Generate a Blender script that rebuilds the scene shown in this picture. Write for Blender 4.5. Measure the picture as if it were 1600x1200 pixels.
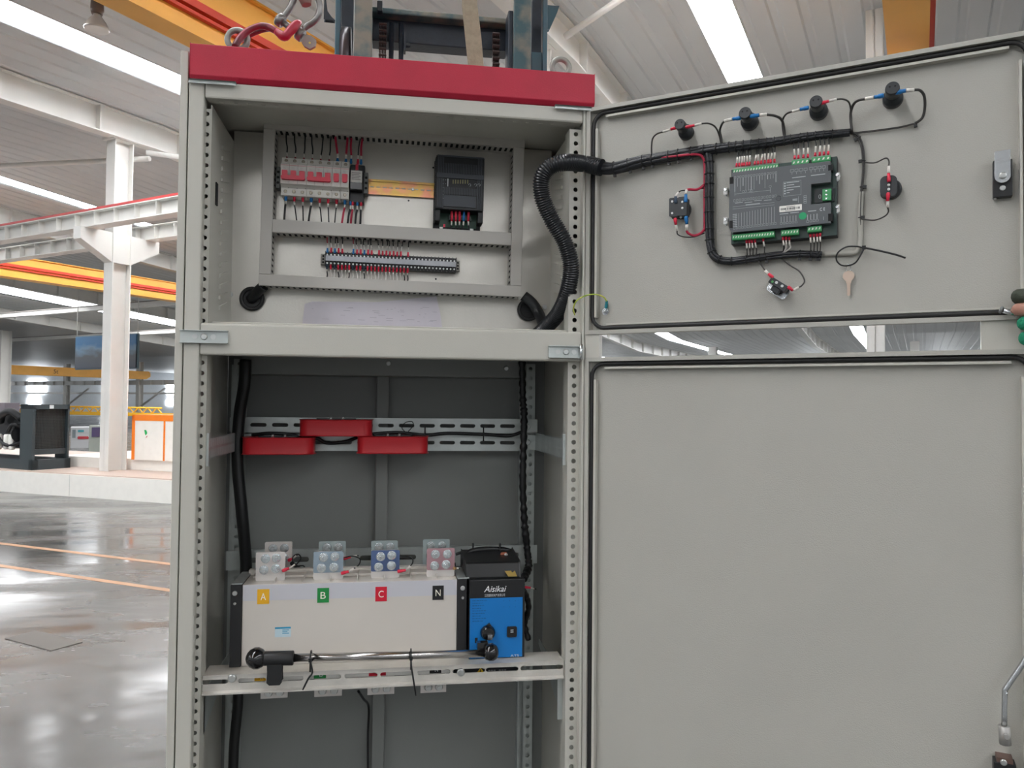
import bpy, math, random
from mathutils import Vector as V, Matrix
random.seed(7)
SC = bpy.context.scene
for o in list(bpy.data.objects): bpy.data.objects.remove(o)
# ------------------------------------------------------------------ camera, world, exposure
CAM = V((0.4113, -1.5435, 1.55)); YAW = math.radians(8.87); PIT = math.radians(1.51); ROL = math.radians(0.55); FPX = 1200.0
fw = V((math.sin(YAW)*math.cos(PIT), math.cos(YAW)*math.cos(PIT), math.sin(PIT)))
r0 = V((math.cos(YAW), -math.sin(YAW), 0)); u0_ = r0.cross(fw)
RT = r0*math.cos(ROL)+u0_*math.sin(ROL); UP = -r0*math.sin(ROL)+u0_*math.cos(ROL)
cd = bpy.data.cameras.new('camera'); co = bpy.data.objects.new('camera', cd); SC.collection.objects.link(co)
m = Matrix((RT, UP, -fw)).transposed().to_4x4(); m.translation = CAM; co.matrix_world = m
cd.sensor_fit = 'HORIZONTAL'; cd.sensor_width = 36; cd.lens = 36*FPX/1600; cd.clip_start = .05; cd.clip_end = 500
SC.camera = co
w = bpy.data.worlds.new('daylight'); SC.world = w; w.use_nodes = True
bg = w.node_tree.nodes['Background']; bg.inputs[0].default_value = (.93, .97, 1.0, 1); bg.inputs[1].default_value = 0.45
SC.view_settings.view_transform = 'Standard'; SC.view_settings.look = 'None'; SC.view_settings.gamma = 1
SC.view_settings.exposure = 0.36; SC.view_settings.use_curve_mapping = False
SKY_EMIT = 20.0
# ------------------------------------------------------------------ frames and pixel rays
X, Y, Z = V((1, 0, 0)), V((0, 1, 0)), V((0, 0, 1))
class Fr:
    def __init__(s, o, u, v, w): s.o, s.u, s.v, s.w = V(o), V(u).normalized(), V(v).normalized(), V(w).normalized()
    def p(s, a, b, c): return s.o+s.u*a+s.v*b+s.w*c
def ray(px, py, pt, n):
    d = fw+RT*((px-800)/FPX)+UP*((600-py)/FPX)
    return CAM+d*(((pt-CAM).dot(n))/d.dot(n))
CF = Fr((0, 0, 0), X, -Y, Z)                      # cabinet frame: u=x, v towards viewer, w=z
def F(px, py, y): return ray(px, py, V((0, y, 0)), Y)
PY = .25
UF = Fr((.4, PY, 0), (1, 0, -.013), -Y, (.013, 0, 1))   # upper mounting plate
def U(px, py, o):
    q = F(px, py, PY-o)-UF.o; return q.dot(UF.u), q.dot(UF.w)
def UP3(px, py, o): return F(px, py, PY-o)
ANG = math.radians(35.8); HX = .8
DF = Fr((HX, 0, 0), (math.cos(ANG), -math.sin(ANG), 0), (-math.sin(ANG), -math.cos(ANG), 0), Z)  # open door, v towards viewer
def D3(px, py, o): return ray(px, py, DF.o+DF.v*o, DF.v)
def D(px, py, o):
    q = D3(px, py, o)-DF.o; return q.dot(DF.u), q.z
TH = math.radians(36.9); HA = V((math.sin(TH), math.cos(TH), 0)); HB = V((-math.cos(TH), math.sin(TH), 0))
HF = Fr((CAM.x, CAM.y, 0), HA, HB, Z)             # hall frame: u along a, v along b
def W(a, b, z): return HF.p(a, b, z)
# ------------------------------------------------------------------ materials
MC = {}
def lin(c): 
    c = c/255.0; return c/12.92 if c <= .04045 else ((c+.055)/1.055)**2.4
def mat(name, rgb, rough=.5, metal=0, bump=0, bs=200, var=0, vs=8, coat=0, col2=None, alpha=1, trans=0):
    if name in MC: return MC[name]
    M = bpy.data.materials.new(name); M.use_nodes = True; nt = M.node_tree; b = nt.nodes['Principled BSDF']
    c = tuple(lin(x) for x in rgb)+(1,)
    b.inputs['Base Color'].default_value = c; b.inputs['Roughness'].default_value = rough; b.inputs['Metallic'].default_value = metal
    if coat: b.inputs['Coat Weight'].default_value = coat
    if alpha < 1: b.inputs['Alpha'].default_value = alpha
    if trans: b.inputs['Transmission Weight'].default_value = trans
    tc = nt.nodes.new('ShaderNodeTexCoord')
    nz = nt.nodes.new('ShaderNodeTexNoise'); nz.inputs['Scale'].default_value = vs; nz.inputs['Detail'].default_value = 5
    nt.links.new(tc.outputs['Object'], nz.inputs['Vector'])
    mx = nt.nodes.new('ShaderNodeMix'); mx.data_type = 'RGBA'
    c2 = tuple(lin(x) for x in col2)+(1,) if col2 else tuple(x*(1-max(var, .03)) for x in c[:3])+(1,)
    mx.inputs[6].default_value = c; mx.inputs[7].default_value = c2
    rp = nt.nodes.new('ShaderNodeValToRGB'); rp.color_ramp.elements[0].position = .42; rp.color_ramp.elements[1].position = .62
    nt.links.new(nz.outputs['Fac'], rp.inputs['Fac']); nt.links.new(rp.outputs['Color'], mx.inputs[0]); nt.links.new(mx.outputs[2], b.inputs['Base Color'])
    if bump:
        n2 = nt.nodes.new('ShaderNodeTexNoise'); n2.inputs['Scale'].default_value = bs; nt.links.new(tc.outputs['Object'], n2.inputs['Vector'])
        bp = nt.nodes.new('ShaderNodeBump'); bp.inputs['Strength'].default_value = bump; bp.inputs['Distance'].default_value = .002
        nt.links.new(n2.outputs['Fac'], bp.inputs['Height']); nt.links.new(bp.outputs['Normal'], b.inputs['Normal'])
    MC[name] = M; return M
def emis(name, rgb, s):
    M = bpy.data.materials.new(name); M.use_nodes = True; b = M.node_tree.nodes['Principled BSDF']
    b.inputs['Base Color'].default_value = (.8, .8, .8, 1)
    b.inputs['Emission Color'].default_value = tuple(lin(x) for x in rgb)+(1,); b.inputs['Emission Strength'].default_value = s
    MC[name] = M; return M
GREY = mat('light_grey_powder_coat', (186, 184, 175), .42, 0, .12, 900, .03, 3)
DOORM = mat('door_powder_coat', (172, 170, 162), .45, 0, .25, 500, .03, 5)
REDP = mat('red_powder_coat', (178, 18, 52), .5, 0, .2, 700, .08, 14)
ZINC = mat('zinc_plate', (190, 196, 194), .38, .55, .1, 300, .12, 20)
PLATE = mat('galvanised_mounting_plate', (204, 200, 192), .36, .6, .1, 200, .08, 6)
BACKM = mat('back_panel_shaded_grey', (126, 128, 126), .5, 0, .15, 500, .05, 4)  # cabinet grey darkened: shade of the interior put into the colour
BLK = mat('black_plastic', (22, 23, 25), .42, 0, .1, 300)
BLKG = mat('glossy_black_plastic', (10, 10, 12), .15, 0, 0, 1, 0, 8, .4)
RUB = mat('black_rubber', (30, 29, 30), .55, 0, .15, 250)
WIREB = mat('black_wire_insulation', (24, 25, 27), .35)
WIREK = mat('dark_grey_wire_insulation', (58, 56, 54), .45)
WIRER = mat('red_wire_insulation', (178, 28, 62), .35)
WIREW = mat('white_wire_insulation', (215, 210, 205), .45)
SLV = mat('white_marker_sleeve', (222, 218, 210), .5, 0, 0, 1, .1, 400)
LUGR = mat('red_lug_insulation', (214, 36, 66), .4)
LUGB = mat('blue_lug_insulation', (22, 112, 178), .4)
LUGD = mat('dark_blue_lug_insulation', (42, 62, 82), .4)
LUGP = mat('green_lug_insulation', (70, 150, 80), .4)
STEEL = mat('bright_steel', (205, 208, 210), .25, 1, .1, 120)
SCRW = mat('zinc_screw', (200, 202, 200), .3, .9)
DUCT = mat('grey_pvc_duct', (186, 182, 176), .5)
WPL = mat('white_breaker_plastic', (214, 210, 204), .4)
REDT = mat('red_toggle', (214, 24, 60), .35)
DARKH = mat('dark_hole', (14, 15, 16), .8)
PALE = mat('pale_print', (205, 210, 212), .6)
# ------------------------------------------------------------------ mesh building
class MB:
    def __init__(s): s.v = []; s.f = []; s.s = []; s.m = []; s.mi = 0
    def face(s, idx, sm=False): s.f.append(idx); s.s.append(sm); s.m.append(s.mi)
    def box(s, fr, a0, a1, b0, b1, c0, c1):
        n = len(s.v)
        for c in (c0, c1):
            for b in (b0, b1):
                for a in (a0, a1): s.v.append(fr.p(a, b, c))
        for q in ((0, 1, 3, 2), (4, 6, 7, 5), (0, 4, 5, 1), (2, 3, 7, 6), (0, 2, 6, 4), (1, 5, 7, 3)): s.face([n+i for i in q])
        return s
    def prism(s, fr, pts, b0, b1, sm=False):           # polygon in (u,w), extruded along v
        n = len(s.v); k = len(pts)
        for b in (b0, b1):
            for a, c in pts: s.v.append(fr.p(a, b, c))
        s.face(list(range(n, n+k))); s.face(list(range(n+2*k-1, n+k-1, -1)))
        for i in range(k): j = (i+1) % k; s.face([n+i, n+j, n+k+j, n+k+i], sm)
        return s
    def prism_u(s, fr, pts, a0, a1):                   # polygon in (v,w), extruded along u
        n = len(s.v); k = len(pts)
        for a in (a0, a1):
            for b, c in pts: s.v.append(fr.p(a, b, c))
        s.face(list(range(n, n+k))); s.face(list(range(n+2*k-1, n+k-1, -1)))
        for i in range(k): j = (i+1) % k; s.face([n+i, n+j, n+k+j, n+k+i])
        return s
    def tube(s, pts, r, n=8, closed=False, cap=True):
        pts = [V(p) for p in pts]; k = len(pts)
        rr_ = r if isinstance(r, (list, tuple)) else [r]*k
        st = len(s.v); up = None
        for i in range(k):
            if closed: t = (pts[(i+1) % k]-pts[i-1])
            else: t = pts[min(i+1, k-1)]-pts[max(i-1, 0)]
            if t.length < 1e-9: t = V((0, 0, 1))
            t.normalize()
            if up is None:
                up = t.cross(V((.3, .5, .81)));
                if up.length < .1: up = t.cross(X)
            up = (up-t*up.dot(t)).normalized(); sd = t.cross(up)
            for j in range(n):
                a = 2*math.pi*j/n; s.v.append(pts[i]+(up*math.cos(a)+sd*math.sin(a))*rr_[i])
        for i in range(k if closed else k-1):
            i2 = (i+1) % k
            for j in range(n):
                j2 = (j+1) % n; s.face([st+i*n+j, st+i*n+j2, st+i2*n+j2, st+i2*n+j], True)
        if cap and not closed:
            s.face([st+j for j in range(n)][::-1]); s.face([st+(k-1)*n+j for j in range(n)])
        return s
    def lathe(s, p0, ax, prof, n=20):                  # prof: (distance along axis, radius)
        ax = V(ax).normalized(); st = len(s.v)
        up = ax.cross(V((.3, .5, .81))).normalized(); sd = ax.cross(up); k = len(prof)
        for d, r in prof:
            for j in range(n):
                a = 2*math.pi*j/n; s.v.append(V(p0)+ax*d+(up*math.cos(a)+sd*math.sin(a))*max(r, 1e-5))
        for i in range(k-1):
            sharp = abs(prof[i+1][0]-prof[i][0]) < 1e-6
            for j in range(n):
                j2 = (j+1) % n; s.face([st+i*n+j, st+i*n+j2, st+(i+1)*n+j2, st+(i+1)*n+j], not sharp and n > 8)
        s.face([st+j for j in range(n)][::-1]); s.face([st+(k-1)*n+j for j in range(n)])
        return s
    def holed(s, fr, a0, a1, c0, c1, b0, b1, ha, hc, n=16, cen=None):   # plate cell in (u,w) with an oval hole; b1 = front
        ca, cc = cen or ((a0+a1)/2, (c0+c1)/2); R = min(ha, hc)
        angs = sorted(set([round(2*math.pi*i/n, 5) for i in range(n)]+[round(math.atan2(y-cc, x-ca) % (2*math.pi), 5) for x in (a0, a1) for y in (c0, c1)]))
        inn = []; out = []
        for t in angs:
            dx, dy = math.cos(t), math.sin(t)
            # rounded slot boundary = rect core + circle R
            ex, ey = ha-R, hc-R
            hx = ca+(ex if dx > 1e-6 else -ex if dx < -1e-6 else 0)+R*dx; hy = cc+(ey if dy > 1e-6 else -ey if dy < -1e-6 else 0)+R*dy
            inn.append((hx, hy))
            tx = ((a1-ca) if dx > 0 else (a0-ca))/dx if abs(dx) > 1e-6 else 1e9
            ty = ((c1-cc) if dy > 0 else (c0-cc))/dy if abs(dy) > 1e-6 else 1e9
            q = min(tx, ty); out.append((ca+dx*q, cc+dy*q))
        k = len(angs); st = len(s.v)
        for b in (b1, b0):
            for P in (out, inn):
                for a, c in P: s.v.append(fr.p(a, b, c))
        for i in range(k):
            j = (i+1) % k
            s.face([st+i, st+j, st+k+j, st+k+i]); s.face([st+k+i, st+k+j, st+3*k+j, st+3*k+i]); s.face([st+2*k+j, st+2*k+i, st+3*k+i, st+3*k+j])
        return s
    def build(s, name, ma, parent=None, bevel=0, seg=2):
        me = bpy.data.meshes.new(name); org = V((0, 0, 0)); q = parent
        while q is not None:
            org = org+q.location; q = q.parent
        me.from_pydata([tuple(p-org) for p in s.v], [], s.f)
        me.polygons.foreach_set('use_smooth', s.s)
        for x in (ma if isinstance(ma, list) else [ma]): me.materials.append(x)
        if isinstance(ma, list): me.polygons.foreach_set('material_index', s.m)
        me.update()
        o = bpy.data.objects.new(name, me); SC.collection.objects.link(o)
        if parent is not None: o.parent = parent
        if bevel:
            b = o.modifiers.new('bevel', 'BEVEL'); b.width = bevel; b.segments = seg; b.limit_method = 'ANGLE'; b.angle_limit = math.radians(40)
        return o
def tag(o, label=None, cat=None, group=None, kind=None):
    if label: o['label'] = label
    if cat: o['category'] = cat
    if group: o['group'] = group
    if kind: o['kind'] = kind
    return o
def thing(name, loc, label, cat, group=None):
    o = bpy.data.objects.new(name, None); SC.collection.objects.link(o); o.location = loc; o.empty_display_size = .02
    bpy.context.view_layer.update; return tag(o, label, cat, group)
def struct(mb, name, ma, label=None):
    o = mb.build(name, ma); o['kind'] = 'structure'
    if label: o['label'] = label
    return o
def rr(a0, a1, c0, c1, r, n=5):
    P = []
    for cx, cy, s in ((a1-r, c1-r, 0), (a0+r, c1-r, 90), (a0+r, c0+r, 180), (a1-r, c0+r, 270)):
        for i in range(n+1):
            t = math.radians(s+90*i/n); P.append((cx+r*math.cos(t), cy+r*math.sin(t)))
    return P
def circ(a, c, r, n=20): return [(a+r*math.cos(2*math.pi*i/n), c+r*math.sin(2*math.pi*i/n)) for i in range(n)]
def smooth(pts, k=6):
    pts = [V(p) for p in pts]; P = [pts[0]*2-pts[1]]+pts+[pts[-1]*2-pts[-2]]; out = []
    for i in range(1, len(P)-2):
        for j in range(k):
            t = j/k; a, b, c, d = P[i-1:i+3]
            out.append(.5*((2*b)+(c-a)*t+(2*a-5*b+4*c-d)*t*t+(3*b-a-3*c+d)*t**3))
    out.append(pts[-1]); return out
def text(name, st, fr, a, b, c, size, ma, parent, wid=None, xs=1, rot=0):
    cu = bpy.data.curves.new(name, 'FONT'); cu.body = st; cu.size = size; cu.align_x = 'CENTER'; cu.align_y = 'CENTER'; cu.extrude = .0002 if size < .05 else .002
    t = bpy.data.objects.new('tmp', cu); SC.collection.objects.link(t); dg = bpy.context.evaluated_depsgraph_get(); dg.update()
    me = bpy.data.meshes.new_from_object(t.evaluated_get(dg)); bpy.data.objects.remove(t)
    xsx = [v.co.x for v in me.vertices]; ysy = [v.co.y for v in me.vertices]
    if not xsx: return None
    w0 = max(xsx)-min(xsx); mx = (max(xsx)+min(xsx))/2; my = (max(ysy)+min(ysy))/2; h0 = max(ysy)-min(ysy)
    sx = (wid/w0) if wid else xs; sy = size/h0 if wid else 1
    ux = fr.u; uz = fr.w; mb = MB(); nn = fr.v
    mb.v = [fr.p(a, b, c)+ux*((v.co.x-mx)*sx)+uz*((v.co.y-my)*sy)+nn*v.co.z for v in me.vertices]
    mb.f = [list(p.vertices) for p in me.polygons]; mb.s = [False]*len(mb.f); mb.m = [0]*len(mb.f)
    return mb.build(name, ma, parent)
def screw(mb, p, ax, r, h=None, hexn=False):
    h = h or r*.5; mb.lathe(p, ax, [(0, r), (h*.7, r), (h, r*.75)], 6 if hexn else 14)
ORD = ['first', 'second', 'third', 'fourth', 'fifth', 'sixth', 'seventh', 'eighth', 'ninth', 'tenth', 'eleventh', 'twelfth', 'thirteenth', 'fourteenth', 'fifteenth', 'sixteenth', 'seventeenth', 'eighteenth', 'nineteenth', 'twentieth', 'twenty-first', 'twenty-second', 'twenty-third', 'twenty-fourth', 'twenty-fifth']
# ================================================================== HALL
FLOORM = mat('polished_concrete', (94, 93, 90), .2, 0, .03, 30, .16, .5, 0, (76, 76, 74))
ROOFM = mat('ribbed_roof_sheet', (198, 200, 201), .55, 0, 0, 1, .04, .5)
STRUC = mat('cream_steel_paint', (222, 221, 217), .5, 0, 0, 1, .05, 2)
WALLM = mat('pale_blue_grey_cladding', (205, 209, 212), .6)
ORNG = mat('crane_orange', (252, 184, 78), .45, 0, 0, 1, .06, 2)
CRED = mat('crane_rail_red', (214, 62, 38), .5)
WHT = mat('white_panel', (240, 238, 232), .45)
SKYM = emis('translucent_rooflight', (250, 252, 255), SKY_EMIT)
WINM = emis('daylit_window', (246, 250, 255), 18); SKYW = emis('wide_translucent_rooflight', (252, 253, 255), 8)
nt = FLOORM.node_tree; b_ = nt.nodes['Principled BSDF']; tc = nt.nodes.new('ShaderNodeTexCoord')
mp = nt.nodes.new('ShaderNodeMapping'); mp.inputs['Rotation'].default_value = (0, 0, TH); mp.inputs['Scale'].default_value = (.55, 1.6, 1)
nz = nt.nodes.new('ShaderNodeTexNoise'); nz.inputs['Scale'].default_value = 1.1; nz.inputs['Detail'].default_value = 6; nz.inputs['Roughness'].default_value = .6
rp = nt.nodes.new('ShaderNodeMapRange'); rp.inputs[1].default_value = .42; rp.inputs[2].default_value = .62; rp.inputs[3].default_value = .12; rp.inputs[4].default_value = .34
nt.links.new(tc.outputs['Object'], mp.inputs[0]); nt.links.new(mp.outputs[0], nz.inputs['Vector']); nt.links.new(nz.outputs['Fac'], rp.inputs[0]); nt.links.new(rp.outputs[0], b_.inputs['Roughness'])
m = MB(); m.box(HF, -16, 62, -34, 74, -.2, 0); struct(m, 'floor', FLOORM)
def roofz(a):
    if a < 9: return 6.42+.012*(a-9)
    if a < 35: return 6.42-.071*(a-9)
    return 4.574
SK = [(-22.0, .27), (-13.9, .27), (-5.8, .27), (2.22, .24), (10.05, .32), (17.9, .27), (30.9, 1.9)]
edges = [-34.0]
for b, SW in SK: edges += [b-SW, b+SW]
edges.append(74.0)
A_ = [-16, 9, 35, 62]
m = MB()
for i in range(0, len(edges), 2):
    b0, b1 = edges[i], edges[i+1]; n = max(1, int(round((b1-b0)/.34))); dv = (b1-b0)/n; prof = []
    for k in range(n):
        x = b0+k*dv; prof += [(x, 0), (x+dv*.62, 0), (x+dv*.70, .018), (x+dv*.92, .018)]
    prof.append((b1, 0)); st = len(m.v)
    for a in A_:
        for b, h in prof: m.v.append(W(a, b, roofz(a)+h))
    K = len(prof)
    for r in range(3):
        for k in range(K-1): m.face([st+r*K+k, st+r*K+k+1, st+(r+1)*K+k+1, st+(r+1)*K+k])
    for r in range(3):                                # outer skin closes the roof against the sky
        st = len(m.v)
        for a in A_[r:r+2]: m.v += [W(a, b0, roofz(a)+.14), W(a, b1, roofz(a)+.14)]
        m.face([st, st+1, st+3, st+2])
struct(m, 'ceiling', ROOFM)
for i, (b, SW) in enumerate(SK):
    m = MB(); n = 0
    for r in range(3):
        st = len(m.v)
        for h in (.05, .09):
            for a in A_[r:r+2]: m.v += [W(a, b-SW-.02, roofz(a)+h), W(a, b+SW+.02, roofz(a)+h)]
        for q in ((0, 1, 3, 2), (4, 6, 7, 5), (0, 4, 5, 1), (2, 3, 7, 6), (0, 2, 6, 4), (1, 5, 7, 3)): m.face([st+i_ for i_ in q])
    struct(m, 'window_%d' % (i+1), SKYM if SW < 1 else SKYW)
# far walls with daylit windows
m = MB(); m.box(HF, 60, 60.3, -34, 74, 0, 4.7); struct(m, 'wall_back', WALLM)
m = MB(); m.box(HF, 10, 60, 72, 72.3, 0, 6.6); m.box(HF, -16, 10, 72, 72.3, 0, 6.6); struct(m, 'wall_left', WALLM)
nwin = 11
wm = [m_ for m_ in []]
for b0 in [x*8.1-26.5 for x in range(12)]:
    m = MB(); m.box(HF, 59.9, 59.98, b0, b0+1.7, 2.3, 3.9)
    struct(m, 'window_%d' % nwin, WINM); nwin += 1
for a0 in [x*7.3+12 for x in range(7)]:
    m = MB(); m.box(HF, a0, a0+1.6, 71.9, 71.98, 2.2, 3.4); struct(m, 'window_%d' % nwin, WINM); nwin += 1
    m = MB(); m.box(HF, a0, a0+1.1, 71.9, 71.98, 1.1, 1.7); struct(m, 'window_%d' % nwin, WINM); nwin += 1
# rafters
def rafter(b, label):
    t = thing('roof_beam', W(8.3, b, 5.9), label, 'roof beam')
    for nm, z0, z1, hw in (('lower_flange', -.46, -.44, .11), ('web', -.44, -.03, .008), ('upper_flange', -.03, -.015, .11)):
        m = MB()
        for r in range(3):
            st = len(m.v)
            for zz in (z0, z1):
                for a in A_[r:r+2]: m.v += [W(a, b-hw, roofz(a)+zz), W(a, b+hw, roofz(a)+zz)]
            for q in ((0, 1, 3, 2), (4, 6, 7, 5), (0, 4, 5, 1), (2, 3, 7, 6), (0, 2, 6, 4), (1, 5, 7, 3)): m.face([st+i_ for i_ in q])
        m.build(nm, STRUC, t)
    m = MB(); a = -10.9
    while a < 58:
        z = roofz(a); st = len(m.v)
        for x in (-.03, .0):
            m.v += [W(a+.1+x, b-.12, z-.46), W(a+.1+x, b-.008, z-.46), W(a+.1+x, b-.008, z-.03), W(a+.1+x, b-.12, z-.03)]
        for q in ((0, 1, 2, 3), (7, 6, 5, 4), (0, 4, 5, 1), (1, 5, 6, 2), (2, 6, 7, 3), (3, 7, 4, 0)): m.face([st+i_ for i_ in q])
        a += 1.55
    m.build('stiffener', STRUC, t)
rafter(11.9, 'cream steel roof beam carried by the near column on the left')
rafter(4.0, 'cream steel roof beam seen above the right end of the red canopy')
rafter(20.0, 'cream steel roof beam one bay beyond the near left column')
rafter(28.2, 'distant cream roof beam behind the far orange crane girder')
rafter(-4.4, 'cream roof beam beyond the open upper door')
rafter(36.5, 'roof beam at the far left end of the hall')
# columns
def column(a, b, zt, label, hw=.15, dp=.22, z0=0, grp=None, corb=0):
    t = thing('steel_column', W(a, b, z0), label, 'column', grp)
    m = MB(); m.box(HF, a-dp, a-dp+.018, b-hw, b+hw, z0, zt); m.box(HF, a+dp-.018, a+dp, b-hw, b+hw, z0, zt); m.box(HF, a-dp, a+dp, b-.007, b+.007, z0, zt)
    m.build('shaft', STRUC, t)
    if corb:
        m = MB(); L = corb
        pts = [(-L, 4.36), (L, 4.36), (L, 4.16), (dp, 3.86), (-dp, 3.86), (-L, 4.16)]
        fr = Fr(HF.o, HA, HB, Z); m.prism(fr, [(a+p, q) for p, q in pts], b-.1, b+.1); m.build('corbel', STRUC, t)
        m = MB(); m.box(HF, a-dp-.06, a+dp+.06, b-hw-.04, b+hw+.04, zt-.02, zt+.02); m.build('cap_plate', STRUC, t)
    return t
column(8.3, 12.02, 5.96, 'tall cream H-section steel column standing on the white platform', .115, .17, .371, None, .72)
column(8.3, 4.15, 5.96, 'steel column hidden behind the cabinet', .13, .2, 0, None, .72)
column(22, 40.6, 5.0, 'bright white column at the far left picture edge', .2, .25)
for b, l in ((47.3, 'far thin column just right of the tall near column'), (55.5, 'far thin column left of the tall near column, above the radiator'), (63.5, 'farthest thin column above the dark engine set')):
    column(34.5, b, 4.2, l, .17, .17, 0, 'thin columns at the far side')
for b, l in ((.2, 'column seen through the gap between the doors, near its middle'), (8.2, 'column seen through the gap between the doors, nearer the hinge'), (-8, 'column seen through the gap between the doors, right part'), (16.3, 'column beyond the hinge side of the doors')):
    column(34.5, b, 4.2, l, .17, .17, 0, 'thin columns at the far side')
column(10.1, .47, 6.3, 'slim bright cream column beyond the open upper door, crossing the gap between the doors', .095, .12)
# runway beams (pairs either side of the column row)
def runway(a, z0, z1, b0, b1, label, rail=True, st_=.62):
    t = thing('crane_runway_beam', W(a, b0, z0), label, 'beam')
    m = MB(); m.box(HF, a-.11, a+.11, b0, b1, z0, z0+.015); m.box(HF, a-.11, a+.11, b0, b1, z1-.015, z1); m.box(HF, a-.006, a+.006, b0, b1, z0, z1); m.build('beam', STRUC, t)
    m = MB(); b = b0+.2
    while b < b1: m.box(HF, a-.1, a+.1, b, b+.012, z0+.015, z1-.015); b += st_
    m.build('stiffener', STRUC, t)
    if rail:
        m = MB(); m.box(HF, a-.1, a-.07, b0, b1, z1+.01, z1+.045); m.build('conductor_rail', mat('dull_red_rail', (190, 70, 70), .5), t)
runway(7.75, 4.35, 4.6, -30, 40, 'near crane runway beam with red conductor rail in front of the column', st_=.5)
runway(8.85, 4.35, 4.6, -30, 40, 'second crane runway beam just behind the near one', False, .5)
runway(34.0, 2.62, 2.92, 20, 70, 'far low runway beam at head height over the workshop', False, 1.2)
# cranes
def girder(b0, b1, a0, a1, z0, z1, label, zr=None, side=0):
    t = thing('crane_girder', W(a0, b0, z0), label, 'crane')
    fr = HF; m = MB()
    pts = [(a0, z0+.18), (a0+.3, z0), (a1-.3, z0), (a1, z0+.18), (a1, z1-.1), (a1-.12, z1), (a0+.12, z1), (a0, z1-.1)]
    m.prism(fr, pts, b0, b1); m.build('girder', ORNG, t)
    m = MB(); m.box(fr, a0, a1, b0-.05, b1+.05, z1, z1+.02); m.build('top_plate', ORNG, t)
    if zr:
        m = MB(); m.box(fr, a0+.1, a1-.1, b0-.05, b0, zr, zr+.03); m.box(fr, a0+.1, a1-.1, b0-.06, b0, zr+.06, zr+.13); m.build('cable_rail', CRED, t)
    return t
girder(5.72, 5.98, -13, 7.6, 4.83, 5.42, 'large orange overhead crane girder with red rail, at upper left', 4.98)
girder(20.0, 20.4, 9.2, 33, 4.6, 5.12, 'orange crane girder with red rail behind the near column', 4.79)
girder(-.08, .26, -13, 9.6, 4.8, 5.5, 'orange crane girder above the far end of the open door', 5.3)
t = girder(45, 45.4, 24.5, 33.6, 2.96, 3.46, 'far orange crane girder marked 5t', None)
text('lettering', '5t', Fr(HF.o, HA, -HB, Z), *((27.3, -44.99, 3.22)), .34, mat('dark_lettering', (60, 50, 40), .6), t)
# high-bay lamp at upper left
p = W(5.6, 8.6, 6.05); t = thing('hanging_lamp', p, 'bell-shaped workshop lamp hanging from the roof at upper left', 'lamp')
MB().lathe(p+V((0, 0, -.12)), Z, [(0, .13), (.02, .14), (.1, .1), (.17, .05), (.19, .045)], 20).build('lamp_shade', mat('lamp_glass', (205, 200, 196), .2, .3), t)
MB().lathe(p+V((0, 0, .07)), Z, [(0, .06), (.05, .075), (.15, .07), (.17, .03)], 16).build('housing', mat('lamp_housing', (110, 92, 84), .4), t)
MB().tube([p+V((0, 0, .22)), p+V((0, 0, .33))], .012, 8).build('stem', STRUC, t)
# braces by the roof
def brace(p, q, r, label):
    t = MB().tube([p, q], r, 8).build('tie_rod', STRUC); tag(t, label, 'brace', None)
brace(W(8.55, 11.7, 5.8), W(13.5, 8.2, 5.85), .045, 'slanting cream tie rod from the top of the near left column')
brace(W(8.7, 11.8, 5.75), W(6.3, 19.9, 5.85), .045, 'slanting cream tie rod under the roof left of the near column')
brace(W(8.2, 3.7, 5.9), ray(985, -12, V((0, 0, 6.2)), Z), .04, 'slanting cream tie rod above the red canopy, right of the forklift mast')
# platform: built from its own corner line
P0 = ray(0, 768, V((0, 0, 0)), Z); P1 = ray(264, 787, V((0, 0, 0)), Z); pu = (P1-P0).normalized(); pv = V((-pu.y, pu.x, 0))
if pv.dot(fw) < 0: pv = -pv
PF = Fr(P0, pu, pv, Z)
t = thing('display_platform', P0, 'low white-sided platform across the workshop floor at left', 'platform')
MB().box(PF, -8, 12, 0, 4, 0, .35).build('base', WHT, t)
m = MB(); m.box(PF, -8, 12, .02, 4, .35, .37); m.build('deck', mat('platform_deck', (200, 180, 168), .5), t)
m = MB()
for x in (-4, -1.2, 1.6, 4.4, 7.2): MB().box(PF, x, x+.008, -.003, .0, .01, .35).build('panel_joint', mat('joint_line', (200, 200, 196), .6), t)
S0 = ray(110, 737, V((0, 0, .37)), Z)
t = tag(MB().box(PF, .05, 11, .95, 3.0, .371, .55).build('white_step', WHT), 'second white step on the platform under the orange-framed container', 'step')
# painted floor lines
for (q0, q1, nm) in (((0, 849), (262, 881), 'first'), ((0, 884), (262, 922), 'second')):
    a, b = ray(*q0, V((0, 0, 0)), Z), ray(*q1, V((0, 0, 0)), Z); d = (b-a).normalized(); n_ = V((-d.y, d.x, 0))
    f = Fr(a, d, n_, Z); m = MB(); m.box(f, -6, (b-a).length+8, -.035, .035, 0, .002)
    struct(m, 'trim_%d' % (1 if nm == 'first' else 2), mat('orange_floor_paint', (190, 146, 112), .4, 0, 0, 1, .1, 3))
m = MB(); q = ray(68, 1001, V((0, 0, 0)), Z); m.box(Fr(q, HB, HA, Z), -.25, .25, -.1, .1, 0, .004)
tag(m.build('floor_hatch', mat('hatch_grey', (92, 86, 80), .5)), 'small rectangular hatch cover let into the concrete floor', 'hatch')
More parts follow.
